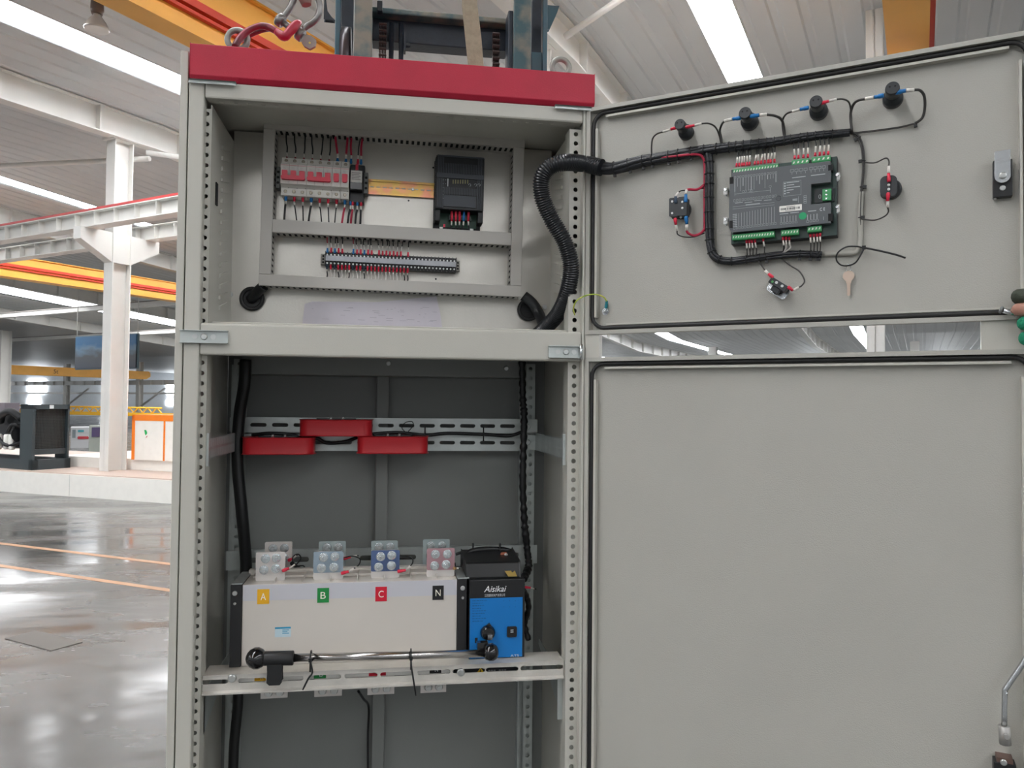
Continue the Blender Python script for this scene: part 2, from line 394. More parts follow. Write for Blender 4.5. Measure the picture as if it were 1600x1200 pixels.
# generator set on the platform
C0 = ray(50, 735, V((0, 0, .37)), Z)
gx = (RT-Z*RT.z).normalized(); gy = V((-gx.y, gx.x, 0)); 
GF = Fr(C0, gx*math.cos(1.1)+gy*math.sin(1.1), -gx*math.sin(1.1)+gy*math.cos(1.1), Z)
GEN = mat('dark_green_grey_machine_paint', (52, 62, 66), .5); GEND = mat('machine_black', (20, 22, 26), .55)
t = thing('generator_set', C0, 'dark diesel generator set with square radiator on the white platform', 'generator')
m = MB(); m.box(GF, 0, .66, 0, .1, 0, .17); m.box(GF, 0, .1, 0, 2.6, 0, .17); m.box(GF, .56, .66, 0, 2.6, 0, .17); m.build('skid_frame', GEN, t)
m = MB(); m.box(GF, 0, .05, .02, .36, .17, 1.1); m.box(GF, .61, .64, .02, .36, .17, 1.1); m.box(GF, 0, .64, .02, .36, 1.02, 1.1); m.box(GF, .05, .61, .05, .1, .25, .34); m.build('radiator_frame', GEN, t)
m = MB(); m.box(GF, .05, .61, .1, .3, .34, 1.02); g = m.build('radiator_core', GEND, t)
m = MB()
for i in range(22): m.box(GF, .06+i*.025, .063+i*.025, .085, .09, .34, 1.02)
for i in range(26): m.box(GF, .05, .61, .088, .092, .345+i*.026, .348+i*.026)
m.build('guard_mesh', mat('guard_grey', (78, 84, 84), .5), t)
m = MB(); m.box(GF, .28, .35, .01, .02, 1.03, 1.09); m.build('badge', PALE, t)
# side view: engine behind the radiator
m = MB(); m.box(GF, .12, .54, .5, 1.7, .35, .75); m.box(GF, .18, .48, .55, 1.6, .75, .92); m.lathe(GF.p(.1, .62, .6), -GF.v, [(0, .1), (.1, .16), (.12, .16)], 16)
m.tube(smooth([GF.p(.05, .4, .85), GF.p(0, .6, .97), GF.p(.02, .9, .93), GF.p(.1, 1.1, .8)]), .06, 10)
m.tube(smooth([GF.p(.08, .45, .45), GF.p(-.03, .7, .4), GF.p(0, 1.1, .6)]), .03, 8); m.tube(smooth([GF.p(.08, .45, .7), GF.p(-.02, .55, .75), GF.p(.05, .8, .62)]), .03, 8)
m.build('engine_block', GEND, t)
for i, yy in enumerate((.62, .76, 1.0)):
    MB().lathe(GF.p(.02, yy, .32), Z, [(0, .04), (.02, .052), (.24, .052), (.26, .04)], 14).build('filter_canister', WHT, t)
m = MB(); m.lathe(GF.p(.33, 1.7, .62), GF.v, [(0, .28), (.5, .3), (.8, .26)], 20); m.build('alternator', GEND, t)
m = MB(); m.box(GF, .05, .3, .9, 1.2, .95, 1.12); m.build('air_box', mat('air_box_grey', (120, 112, 120), .5), t)
# orange framed container on the white step
K0 = ray(205, 718, V((0, 0, .55)), Z); KF = Fr(K0, PF.u, PF.v, Z)
t = thing('orange_framed_container', K0, 'white cabinet with orange frame on the second white step', 'cabinet')
OR2 = mat('bright_orange_frame', (248, 132, 24), .45)
kx = (ray(270, 718, K0, PF.v)-K0).dot(PF.u); kh = (ray(215, 648, K0, PF.v)).z-.55
m = MB(); m.box(KF, 0, .06, 0, 1, 0, kh); m.box(KF, 0, 2.4, 0, 1, kh-.1, kh); m.box(KF, .55*kx/.72, .55*kx/.72+.03, 0, .03, 0, kh-.1); m.box(KF, 1.4, 1.43, 0, .03, 0, kh-.1); m.build('frame', OR2, t)
m = MB(); m.box(KF, .06, 2.4, .01, .95, 0, kh-.1); m.build('panel', WHT, t)
cx = (ray(227, 676, K0, PF.v)-K0).dot(PF.u); cz = ray(227, 676, K0, PF.v).z-.55
m = MB(); m.prism(KF, [(cx-.03, cz+.045), (cx+.005, cz+.045), (cx+.03, cz+.01), (cx+.03, cz-.02), (cx, cz-.045), (cx-.012, cz-.02)], .004, .012); m.build('emblem', mat('emblem_green', (20, 170, 90), .5), t)
m = MB(); m.prism(KF, [(cx-.0, cz-.09), (cx+.04, cz-.05), (cx+.03, cz-.075)], .004, .012); m.build('emblem_stroke', mat('emblem_red', (200, 60, 80), .5), t)
# control desk and cabinet, far machines
def pbox(name, px0, px1, py0, py1, base, depth, ma, label, cat, frame=None, parent=None):
    """box standing on height base whose front spans a pixel rectangle"""
    q = ray((px0+px1)/2, py1, V((0, 0, base)), Z); n_ = (CAM-q); n_.z = 0; n_.normalize()
    a = ray(px0, py1, q, n_); b = ray(px1, py1, q, n_); h = ray((px0+px1)/2, py0, q, n_).z-base
    f = Fr(V((a.x, a.y, base)), V((b.x-a.x, b.y-a.y, 0)), -n_, Z); L = (b-a).length
    return f, L, h
f, L, h = pbox('', 138, 157, 665, 717, 0, .6, None, '', '')
t = thing('control_cabinet', f.o, 'free-standing grey control cabinet with dark screen behind the platform', 'cabinet')
MB().box(f, 0, L, 0, .5, 0, h).build('body', mat('cabinet_grey_green', (150, 156, 148), .5), t, .01)
MB().box(f, L*.22, L*.9, -.02, 0, h*.66, h*.95).build('screen', mat('dark_violet_screen', (70, 62, 96), .3), t)
f, L, h = pbox('', 110, 139, 668, 700, 0, .6, None, '', '')
t = thing('test_bench', f.o, 'pale test bench with meters and red buttons left of the control cabinet', 'machine')
MB().box(f, 0, L, 0, 1.2, 0, h).build('body', mat('bench_grey', (186, 188, 190), .5), t)
m = MB()
for i in range(5): m.lathe(f.p(L*(.45+i*.11), -.0, h*.5), -f.v, [(0, .05), (.04, .04)], 10)
m.build('button', mat('bench_red', (190, 60, 70), .5), t)
MB().box(f, L*.38, L*.7, -.02, 0, h*.78, h*.88).build('nameplate', mat('bench_teal', (60, 150, 160), .5), t)
MB().box(f, L*.08, L*.26, -.02, 0, h*.5, h*.9).build('meter_panel', mat('bench_dark', (110, 120, 124), .5), t)
# yellow lattice crane at the far side
t = thing('lattice_crane', W(25, 48, .8), 'long yellow lattice crane beam beyond the platform', 'crane')
YEL = mat('lattice_yellow', (232, 176, 36), .5)
m = MB(); m.box(HF, 24.9, 25.1, 31.6, 50, .78, .95); m.build('lower_beam', YEL, t)
m = MB()
for i in range(24):
    b = 32.6+i*.7; m.tube([W(25, b, .95), W(25, b+.35, 1.2)], .03, 6); m.tube([W(25, b+.35, 1.2), W(25, b+.7, .95)], .03, 6)
m.build('lattice', YEL, t)
m = MB(); m.tube([W(25, 32.6, 1.2), W(25, 50, 1.2)], .04, 6); m.build('upper_chord', YEL, t)
# hanging billboard
q = [ray(x, y, W(17.5, 0, 0), HA) for x, y in ((118, 529), (213, 520), (213, 573), (118, 577))]
t = thing('hanging_billboard', q[3], 'dark blue picture billboard hanging behind the near column', 'sign')
bz0, bz1 = (q[2].z+q[3].z)/2, (q[0].z+q[1].z)/2; bb0 = (q[0]-HF.o).dot(HB); bb1 = (q[1]-HF.o).dot(HB)
M = bpy.data.materials.new('billboard_print'); M.use_nodes = True; nt = M.node_tree; b_ = nt.nodes['Principled BSDF']; b_.inputs['Roughness'].default_value = .6
tc = nt.nodes.new('ShaderNodeTexCoord'); sx = nt.nodes.new('ShaderNodeSeparateXYZ'); nt.links.new(tc.outputs['Generated'], sx.inputs[0])
nz = nt.nodes.new('ShaderNodeTexNoise'); nz.inputs['Scale'].default_value = 5; nt.links.new(tc.outputs['Generated'], nz.inputs['Vector'])
ad = nt.nodes.new('ShaderNodeMath'); ad.operation = 'MULTIPLY_ADD'; ad.inputs[1].default_value = .45; nt.links.new(nz.outputs['Fac'], ad.inputs[0]); nt.links.new(sx.outputs['Z'], ad.inputs[2])
rp = nt.nodes.new('ShaderNodeValToRGB'); el = rp.color_ramp.elements
el[0].position = .2; el[0].color = (lin(54), lin(60), lin(72), 1); el[1].position = 1.1 if False else 1.0; el[1].color = (lin(40), lin(88), lin(126), 1)
e = el.new(.62); e.color = (lin(66), lin(70), lin(74), 1); e = el.new(.85); e.color = (lin(84), lin(108), lin(128), 1)
nt.links.new(ad.outputs[0], rp.inputs[0]); nt.links.new(rp.outputs[0], b_.inputs['Base Color'])
MB().box(HF, 17.5, 17.56, min(bb0, bb1), max(bb0, bb1), bz0, bz1).build('picture', M, t)
MB().box(HF, 17.54, 17.6, min(bb0, bb1)-.04, max(bb0, bb1)+.04, bz0-.04, bz1+.04).build('frame', mat('billboard_frame', (90, 110, 120), .5), t)
for bb in (bb0, bb1): MB().tube([W(17.56, bb, bz1), W(17.56, bb, roofz(17.5)-.1)], .015, 6).build('hanger', STRUC, t)
for a_, z0_, z1_, b0_, lb in ((18, 4.9, 5.06, 22, 'pale eave beam below the bright roof band at left'), (24, 4.7, 4.85, 27, 'second pale eave beam, lower and farther, behind the billboard')):
    t = thing('eave_beam', W(a_, b0_, z0_), lb, 'beam'); MB().box(HF, a_-.12, a_+.12, b0_, 71, z0_, z1_).build('beam', STRUC, t)
    MB().box(HF, a_-.16, a_+.16, b0_, 71, z1_, z1_+.03).build('gutter_edge', mat('gutter_grey', (130, 126, 122), .6), t)
# wire-frame mezzanine of the far bay: braces and rails
for i, b in enumerate((47.3, 55.5)):
    brace(W(34.5, b-.2, 1.2), W(34.5, b-2.6, 2.4), .07, 'diagonal white brace at the foot of the far column %s' % ('right of the near column' if i == 0 else 'left of the near column'))
t = tag(MB().box(HF, 35, 35.2, 38, 70, 2.0, 2.12).build('handrail_beam', WHT), 'thin white horizontal rail in the far bay under the low runway', 'rail')
# ================================================================== ELECTRICAL CABINET
cab = thing('electrical_cabinet', (.4, .2, 0), 'tall open light grey electrical cabinet with a red canopy, both doors swung right', 'cabinet')
def cz(px, py, y): return F(px, py, y).z
# outer side panels
for (x0, x1, nm) in ((0, .014, 'left'), (.8205, .834, 'right')):
    m = MB(); m.box(CF, x0, x1, -.425, -.002, .03, 2.226 if nm == 'left' else 2.2)
    s = 1 if nm == 'left' else -1; xi = x1 if nm == 'left' else x0
    if s < 0: m.box(CF, .804, .8204, -.425, -.002, .03, 2.168)
    m.build('side_panel', GREY, cab, .001)
# front posts
m = MB(); m.box(CF, .0165, .045, -.03, 0, .02, 2.1685); m.build('front_post', GREY, cab, .0025)
m = MB(); m.box(CF, .7975, .8035, -.03, 0, .02, 2.1685); m.build('front_post', GREY, cab, .0015)
def holestrip(x0, x1, yf, z0, z1, pitch, r, name, ma, t=.002, ztop=None):
    m = MB(); z = z0
    while z < z1:
        m.holed(CF, x0, x1, z, z+pitch, -yf-t, -yf, r, r, 12); z += pitch
    return m.build(name, ma, cab)
holestrip(.040, .0535, .02, .6, 2.12, .0203, .0042, 'perforated_flange', GREY)
m = MB(); m.box(CF, .038, .040, -.06, -.02, .6, 2.13); m.box(CF, .0535, .0555, -.06, -.02, .6, 2.13); m.build('flange_return', GREY, cab)
holestrip(.7745, .7975, .018, .6, 2.12, .0196, .0048, 'perforated_flange', GREY)
m = MB(); m.box(CF, .7725, .7745, -.06, -.018, .6, 2.13); m.build('flange_return', GREY, cab)
# rails across the front
m = MB(); m.box(CF, .0452, .7973, -.03, -.001, 2.137, 2.169); m.build('top_rail', GREY, cab, .004)
m = MB(); x = .06
while x < .77: m.holed(Fr((0, 0, 2.1368), X, Z, Y), x, x+.0265, .004, .026, -.001, 0, .0045, .003, 10); x += .0265
m.build('top_rail_lip', GREY, cab)
m = MB(); m.box(CF, .0452, .7973, -.03, -.0015, 1.6395, 1.7005); m.build('middle_rail', GREY, cab, .004)
m = MB(); m.box(CF, .06, .775, -.035, -.03, 1.699, 1.7065); m.build('middle_rail_lip', GREY, cab, .001)
m = MB(); m.box(CF, .0535, .7725, -.25, -.035, 1.690, 1.692); m.build('shelf_plate', ZINC, cab)
# canopy + roof
m = MB(); m.prism_u(CF, [(-.41, 2.169), (-.002, 2.169), (.006, 2.1775), (.006, 2.2385), (-.41, 2.2385)], .0188, .8195); m.build('red_canopy', REDP, cab, .0015)
m = MB(); m.box(CF, .0145, .8035, -.419, -.002, 2.1635, 2.168); m.build('roof_sheet', GREY, cab)
for a, b, nh in ((.018, .105, 0), (.735, .812, 0)):
    m = MB(); fr = Fr((0, -.007, 2.1685), X, (0, -.3, -1), (0, -1, .3))
    L = (b-a)/5
    for i in range(5): m.holed(Fr((0, .002, 2.1675), X, Z, -Y), a+i*L, a+(i+1)*L, 0, .014, -.0015, 0, .005 if i % 2 else .003, .0025, 10)
    m.box(CF, a, b, .0065, .0085, 2.161, 2.1665); m.build('hinge_plate', ZINC, cab)
# hinge brackets on the middle rail (short zinc channels)
for a, b, zc, pin in ((.0105, .098, 1.6735, 0), (.727, .8, 1.6585, 1)):
    m = MB(); zc = zc
    h = .0125
    m.box(CF, a, b, .0005, .002, zc-h, zc+h); m.box(CF, a, b, .0005, .009, zc+h-.0015, zc+h); m.box(CF, a, b, .0005, .009, zc-h, zc-h+.0015)
    k = m.build('hinge_bracket', ZINC, cab); mc = (a+b)/2
    q = MB()
    for dx in (-.017, .017): q.lathe(V((mc+dx, -.002, zc)), -Y, [(0, .0052), (.0008, .0052)], 14)
    screw(q, V((mc, -.002, zc)), -Y, .0062, .003); q.build('screw', SCRW, k)
    if pin:
        q = MB(); q.tube([V((b-.006, -.008, zc-.016)), V((b-.006, -.008, zc+.016))], .0035, 10); q.build('hinge_pin', STEEL, k)
# upper compartment: mounting plate, side walls with pressed louvres
m = MB(); m.box(CF, .052, .782, -PY-.004, -PY, 1.694, 2.16); m.build('mounting_plate', PLATE, cab)
for px, py in ((675, 262), (638, 313), (681, 436), (848, 225), (849, 198)):
    pass
for px, py in ((677, 262), (638.5, 313.5), (681, 436)):
    q = F(px, py, PY-.0006); MB().lathe(q, -Y, [(0, .0022), (.0005, .0022)], 12).build('drilled_hole', DARKH, cab)
for px, py in ((853, 221), (849, 197), (851, 480), (360, 460)):
    q = F(px, py, PY-.0005); m = MB(); screw(m, q, -Y, .006, .003); m.build('plate_screw', SCRW, cab)
for xi, s in ((.052, 1), (.782, -1)):
    m = MB(); m.box(CF, min(xi, xi-s*.0015), max(xi, xi-s*.0015), -PY, -.06, 1.70, 2.135)
    fr = Fr((xi, 0, 0), Y, (s, 0, 0), Z); z = 1.74
    while z < 2.09:
        pts = [(.125, z), (.2, z+.018), (.2, z+.026), (.125, z+.008)]
        m.prism(fr, pts, 0, .0035); z += .0225
    m.build('louvred_side_wall', GREY, cab)
for a_ in ((.055, .058, -.075, -.06, 1.945, 1.99), (.7775, .78, -.075, -.055, 1.885, 1.985)): MB().box(CF, *a_).build('slot_mark', DARKH, cab)
# lower compartment shell
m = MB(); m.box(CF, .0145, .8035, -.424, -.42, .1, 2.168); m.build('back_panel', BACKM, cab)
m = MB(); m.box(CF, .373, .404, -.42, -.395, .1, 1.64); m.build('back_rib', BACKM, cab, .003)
m = MB(); m.box(CF, .06, .74, -.42, -.33, 1.615, 1.69); m.build('rear_top_rail', BACKM, cab, .003)  # darkened grey stands in for the shade under the shelf
for px, py in ((607, 568), (791, 576)): m = MB(); screw(m, F(px, py, .33), -Y, .006, .004); m.build('rail_screw', SCRW, cab)
for xa, xb in ((.024, .058), (.738, .776)):
    m = MB(); z = .6
    while z < 1.64: m.holed(CF, xa+.008 if xa < .4 else xa+.012, xb if xa < .4 else xb-.002, z, z+.0245, -.397, -.395, .005, .005, 10); z += .0245
    m.box(CF, xa, xb, -.42, -.412, .6, 1.64)
    xe = xb if xa < .4 else xa
    m.box(CF, xe-.002, xe+.002, -.42, -.397, .6, 1.64)
    m.build('rear_post', ZINC, cab)
# zinc depth brackets on both sides
for s, xi in ((1, .0535), (-1, .772)):
    z0 = 1.435; z1 = 1.478
    m = MB(); fr = Fr((xi, 0, 0), Y, (s, 0, 0), Z); y = .045; 
    while y < .385:
        m.holed(fr, y, y+.0085, (z0+z1)/2, z1, -.001, .001, .0016, .0085, 8); m.holed(fr, y, y+.0085, z0, (z0+z1)/2, -.001, .001, .0016, .0085, 8); y += .0085
    m.box(Fr((0, 0, 0), X, Y, Z), min(xi, xi+s*.006), max(xi, xi+s*.006), .03, .04, z0-.012, z1+.01)
    m.build('depth_bracket', ZINC, cab)
def bracket_tri(z):
    m = MB(); fr = Fr((.7725, 0, 0), Y, X, Z); m.prism(fr, [(.05, z), (.3, z), (.3, z-.012), (.05, z-.085)], -.002, 0); m.box(CF, .762, .7725, -.05, -.045, z-.09, z); m.build('depth_bracket', ZINC, cab)
    m = MB(); fr = Fr((.0535, 0, 0), Y, X, Z); m.prism(fr, [(.05, z), (.3, z), (.3, z-.012), (.05, z-.085)], 0, .002); m.build('depth_bracket', ZINC, cab)
bracket_tri(.982)
# slotted rails carrying the current transformers
def slot_rail(name, z0, z1, yf, slots, sl, hs, fr=CF, x0=.06, x1=.742, flange=.012, t=.002, par=cab, ma=ZINC, tabs=True):
    m = MB(); xs = sorted(slots); cuts = [x0]+[(xs[i]+xs[i+1])/2 for i in range(len(xs)-1)]+[x1]
    for i, xc in enumerate(xs): m.holed(fr, cuts[i], cuts[i+1], z0, z1, -yf-t, -yf, sl/2, hs/2, 16, cen=(xc, (z0+z1)/2))
    m.box(fr, x0, x1, -yf-flange, -yf-t, z1-t, z1); m.box(fr, x0, x1, -yf-flange, -yf-t, z0, z0+t)
    if tabs: m.box(fr, x1, x1+.034, -yf-t, -yf, z0+.002, z1-.001); m.box(fr, x0-.03, x0, -yf-t, -yf, z0+.002, z1-.001)
    return m.build(name, ma, par)
XS = [.096+.0503*i for i in range(13)]
slot_rail('mounting_rail', 1.4765, 1.513, .37, XS, .038, .0095)
slot_rail('mounting_rail', 1.4325, 1.4735, .37, XS, .038, .0095)
for px, py in ((824, 667), (824, 691), (372, 667), (371, 860)): m = MB(); screw(m, F(px, py, .368), -Y, .0075, .004); m.build('rail_bolt', SCRW, cab)
slot_rail('mounting_rail', 1.15, 1.198, .36, [.11+.085*i for i in range(8)], .05, .013)
# front slotted shelf rail carrying the switch
zr0, zr1 = .986, 1.034
sl = []
for pa, pb in ((306, 356), (372, 416), (430, 474), (480, 533), (538, 590), (594, 645), (652, 704), (707, 758), (759, 810), (813, 880)):
    a = F(pa, 1062, .03).x; b = F(pb, 1050, .03).x; sl.append((a, b))
RAILF = Fr((.41, .03, 1.0105), (1, 0, 0), -Y, (0, 0, 1))
m = MB(); xs = sl; cuts = [.0565]+[(sl[i][1]+sl[i+1][0])/2 for i in range(len(sl)-1)]+[.771]
for i, (a, b) in enumerate(sl): m.holed(CF, cuts[i], cuts[i+1], .989, 1.017, -.032, -.03, (b-a)/2, .0045, 16, cen=((a+b)/2, 1.0062))
m.box(CF, .0565, .771, -.09, -.03, 1.0165, 1.019); m.box(CF, .0565, .771, -.05, -.032, .984, .989)
m.prism_u(CF, [(-.03, .989), (-.024, .986), (-.024, .983), (-.032, .984)], .0565, .771)
m.build('front_support_rail', mat('worn_zinc_rail', (204, 200, 192), .45, .25, .1, 200, .12, 25), cab)
for px, py in ((363, 1059), (720, 1050)): m = MB(); screw(m, F(px, py, .03), -Y, .0082, .006); m.build('rail_bolt', SCRW, cab)
# lifting eyes
def eye(c, r, rr_, par, ma=ZINC):
    m = MB(); m.tube([c+V((math.cos(t)*r, 0, math.sin(t)*r)) for t in [2*math.pi*i/28 for i in range(28)]], rr_, 10, True)
    m.lathe(c-Z*(r+.022), Z, [(0, rr_*1.8), (.008, rr_*1.8), (.012, rr_*1.1), (.024, rr_)], 16); return m.build('lifting_eye', ma, par)
E1 = F(371, 62, .1); E2 = F(876, 106, .12)
EYM = mat('dull_zinc_eye', (140, 142, 136), .45, .4, .2, 200, .15, 30); eye(E1, .020, .0062, cab, EYM); eye(E2, .0195, .0062, cab, EYM)
# plinth of the cabinet standing on the floor
m = MB(); m.box(CF, .02, .8, -.42, -.01, 0, .1); m.build('base_frame', BLK, cab)
# ------------------------------------------------------------------ DOORS (parts of the cabinet)
DL = .789
def door(name, z0, z1, gasket_gap):
    m = MB(); g = .003
    d = None
    m.box(DF, .004, DL, -.022, -.018, z0, z1)                    # sheet
    for a0, a1, c0, c1 in ((.004, .0125, z0, z1), (DL-.007, DL, z0, z1), (.0125, DL-.007, z0, z0+.008), (.0125, DL-.007, z1-.008, z1)):
        m.box(DF, a0, a1, -.0195, 0, c0, c1)
    d = m.build(name, DOORM, cab)
    m = MB()                                                      # sealing strip running just inside the rim
    rim = rr(.017, DL-.016, z0+.013, z1-.0125, .026, 6)
    pts = [DF.p(a, -.0085, c) for a, c in rim]; m.tube(pts, .0042, 8, True); m.build('rubber_seal', RUB, d)
    m = MB()                                                      # inner lip that holds the seal
    for a0, a1, c0, c1 in ((.0225, .0275, z0+.035, z1-.045), (.045, DL-.042, z1-.0235, z1-.019), (DL-.0285, DL-.0245, z0+.04, z1-.045)):
        m.box(DF, a0, a1, -.0195, -.004, c0, c1)
    if name == 'upper_door': m.box(DF, .045, DL-.04, -.0195, -.014, z0+.019, z0+.0225)
    m.build('inner_lip', GREY, d)
    return d
upd = door('upper_door', 1.6955, 2.1675, 0)
lod = door('lower_door', .12, 1.6475, 0)
m = MB(); m.box(DF, .004, .0345, -.02, -.003, 1.6475, 1.6955); m.build('hinge_block', GREY, cab)
m = MB(); m.box(DF, .705, DL, -.02, -.006, 1.6475, 1.6955); m.build('edge_block', GREY, cab)
# upper door lock
LX, LZ = D(1567, 272, 0)
a0, c1 = D(1552, 250, 0); a1, c0 = D(1583, 305, 0)
m = MB(); m.box(DF, a0, a1, -.018, -.004, c0, c1); k = m.build('lock_body', BLK, upd, .0012)
ct = D(1569, 235, .006)[1]; cm = D(1567, 274, .006)
m = MB(); hw = .0105
pts = [(cm[0]-hw*math.cos(t), cm[1]-hw*math.sin(t)) for t in [math.pi*i/12 for i in range(13)]]
pts = [(cm[0]-hw, ct)]+pts+[(cm[0]+hw, ct+.001)]
m.prism(DF, pts, .001, .004); m.build('steel_cam', STEEL, upd, .0005)
m = MB(); screw(m, DF.p(cm[0], .004, cm[1]), DF.v, .0055, .003)
q = D(1567, 293, 0); screw(m, DF.p(q[0], -.004, q[1]), DF.v, .0045, .002)
for px, py in ((1579, 246), (1556, 306)): q = D(px, py, 0); m.tube([DF.p(q[0], -.01, q[1]-.004), DF.p(q[0], -.01, q[1]+.004)], .0022, 8)
m.build('lock_screw', SCRW, upd)
# lower door: locking rod, guide and lock body
pt = [D3(x, y, .012) for x, y in ((1610, 1012), (1600, 1034), (1573, 1074), (1570, 1084), (1569, 1136))]
MB().tube(smooth(pt, 3), .0042, 10).build('locking_rod', STEEL, lod)
q0, q1 = D3(1569, 1134, .012), D3(1571, 1163, .012); m = MB(); m.tube([q0, q1], .0085, 14); screw(m, D3(1573, 1151, .02), DF.v, .005, .003); m.build('rod_socket', mat('cast_zinc', (160, 158, 154), .5, .4), lod)
a0, c1 = D(1552, 1183, 0); a1, c0 = D(1587, 1215, 0)
m = MB(); m.box(DF, a0, a1, -.018, .008, c0, c1-.004); m.build('lock_body', BLK, lod, .001)
m = MB(); m.box(DF, a0+.004, a1-.004, -.018, .006, c1-.004, c1+.003); m.build('lock_plate', mat('brownish_steel', (120, 96, 88), .4, .6), lod)
m = MB(); screw(m, D3(1568, 1191, .009), DF.v, .005, .003); m.build('lock_screw', SCRW, lod)
# ================================================================== WIRING HELPERS
def wire(pts, r, wm, label, group, sleeve=None, lug=None, lm=None, sm_k=5, name='wire', cat='wire', extra=None):
    """pts: conductor path; sleeve/lug: (p0, p1) straight pieces"""
    t = thing(name, pts[0], label, cat, group)
    MB().tube(smooth(pts, sm_k) if len(pts) > 2 else pts, r, 7).build('conductor', wm, t)
    for i, sv in enumerate(sleeve or []): MB().tube([sv[0], sv[1]], sv[2] if len(sv) > 2 else r*1.25, 8).build('marker_sleeve', SLV, t)
    for lg in (lug or []):
        p0, p1, rl, mt = lg; d = (V(p1)-V(p0))
        MB().tube([p0, V(p0)+d*.12, V(p0)+d*.55, V(p0)+d*.62, p1], [rl*.8, rl, rl, rl*.82, rl*.82], 9).build('lug', mt, t)
    return t
def tie(c, ax, r, label, name='cable_tie', hr=.0022, group=None, ma=BLK, head=None, tail=0):
    ax = V(ax).normalized(); up = ax.cross(V((.2, .4, .89))).normalized(); sd = ax.cross(up)
    m = MB(); m.tube([c+(up*math.cos(t)+sd*math.sin(t))*r for t in [2*math.pi*i/16 for i in range(16)]], .0011, 6, True)
    h = V(head) if head else -Z
    f = Fr(c+h*(r+.001), ax, h.cross(ax), h); m.box(f, -.0028, .0028, -.0025, .0025, -.0015, .0035)
    o = m.build(name, ma); return tag(o, label, 'cable tie', group)
# ================================================================== UPPER PLATE EQUIPMENT
# slotted wiring ducts
def duct2(a0, a1, c0, c1, horiz, label):
    t = thing('wiring_duct', UF.p((a0+a1)/2, 0, (c0+c1)/2), label, 'wiring duct')
    m = MB(); m.box(UF, a0, a1, .046, .05, c0, c1); m.build('cover', DUCT, t, .0008)
    m = MB(); L0, L1 = (a0, a1) if horiz else (c0, c1); n = int((L1-L0)/.0125); p = (L1-L0)/n
    for s in (0, 1):
        e = ((c0, c0+.0012) if s == 0 else (c1-.0012, c1)) if horiz else ((a0, a0+.0012) if s == 0 else (a1-.0012, a1))
        def bx(l0, l1, v0, v1):
            if horiz: m.box(UF, l0, l1, v0, v1, e[0], e[1])
            else: m.box(UF, e[0], e[1], v0, v1, l0, l1)
        bx(L0, L1, .040, .046); bx(L0, L1, .0005, .012)
        for i in range(n): bx(L0+i*p, L0+i*p+p*.52, .012, .040)
    m.build('slotted_side', DUCT, t)
    m = MB(); g = .0025; m.box(UF, a0+g, a1-g, .002, .044, c0+g, c1-g); m.build('dark_wiring_fill', DARKH, t)  # dark box standing for the wires, added so the slots read black
xl0, zt1 = U(414, 184, .05); xr1, zt1b = U(819, 212, .05); zt1 = (zt1+zt1b)/2; zt0 = (U(430, 202.5, .05)[1]+U(800, 229, .05)[1])/2
zm1 = (U(440, 342, .05)[1]+U(790, 364, .05)[1])/2; zm0 = (U(440, 361, .05)[1]+U(790, 385, .05)[1])/2
zb1 = (U(409, 428, .05)[1]+U(816, 447, .05)[1])/2; zb0 = (U(408, 446, .05)[1]+U(816, 463.5, .05)[1])/2
xli = (U(428, 220, .05)[0]+U(427, 340, .05)[0])/2; xlo = (U(411, 220, .05)[0]+U(405, 420, .05)[0])/2
xri = (U(801, 235, .05)[0]+U(799, 440, .05)[0])/2; xro = (U(818, 235, .05)[0]+U(816, 440, .05)[0])/2
duct2(xlo, xro+.001, zt0, zt1, True, 'grey slotted wiring duct along the top of the mounting plate')
duct2(xlo, xro+.001, zb0, zb1, True, 'grey slotted wiring duct along the bottom of the mounting plate')
duct2(xlo, xli, zb1+.0005, zt0-.0005, False, 'upright grey wiring duct at the left, beside the circuit breakers')
duct2(xri, xro, zb1+.0005, zt0-.0005, False, 'upright grey wiring duct at the right, beside the black charger')
duct2(xli+.0008, xri-.0008, zm0, zm1, True, 'grey wiring duct between the breaker row and the terminal strip')
# DIN rail
GOLD = mat('yellow_passivated_zinc', (214, 176, 96), .3, .6, .1, 200, .5, 30, 0, (222, 150, 120))
ra0 = U(436, 280, .01)[0]; ra1 = U(684, 294, .01)[0]; rz = (U(640, 283, .01)[1]+U(640, 307, .01)[1])/2
t = thing('din_rail', UF.p(ra0, 0, rz), 'gold-coloured rail running from the breakers to the black charger', 'rail')
m = MB(); m.box(UF, ra0, ra1, .0005, .0065, rz-.0125, rz+.0125); m.build('channel', GOLD, t)
m = MB(); m.box(UF, ra0, ra1, .0065, .0078, rz+.0125, rz+.0175); m.box(UF, ra0, ra1, .0065, .0078, rz-.0175, rz-.0125); m.box(UF, ra0, ra1, .001, .0065, rz+.0118, rz+.0128); m.box(UF, ra0, ra1, .001, .0065, rz-.0128, rz-.0118); m.build('rail_flange', GOLD, t)
m = MB(); a = U(578, 290, .007)[0]
while a < ra1-.01: m.prism(UF, rr(a, a+.009, rz-.001, rz+.001, .0009, 3), .0066, .0072); a += .0145
m.build('rail_slot', PALE, t)
m = MB(); screw(m, UP3(645, 296, .007), UF.v, .0035, .002); m.build('screw', SCRW, t)
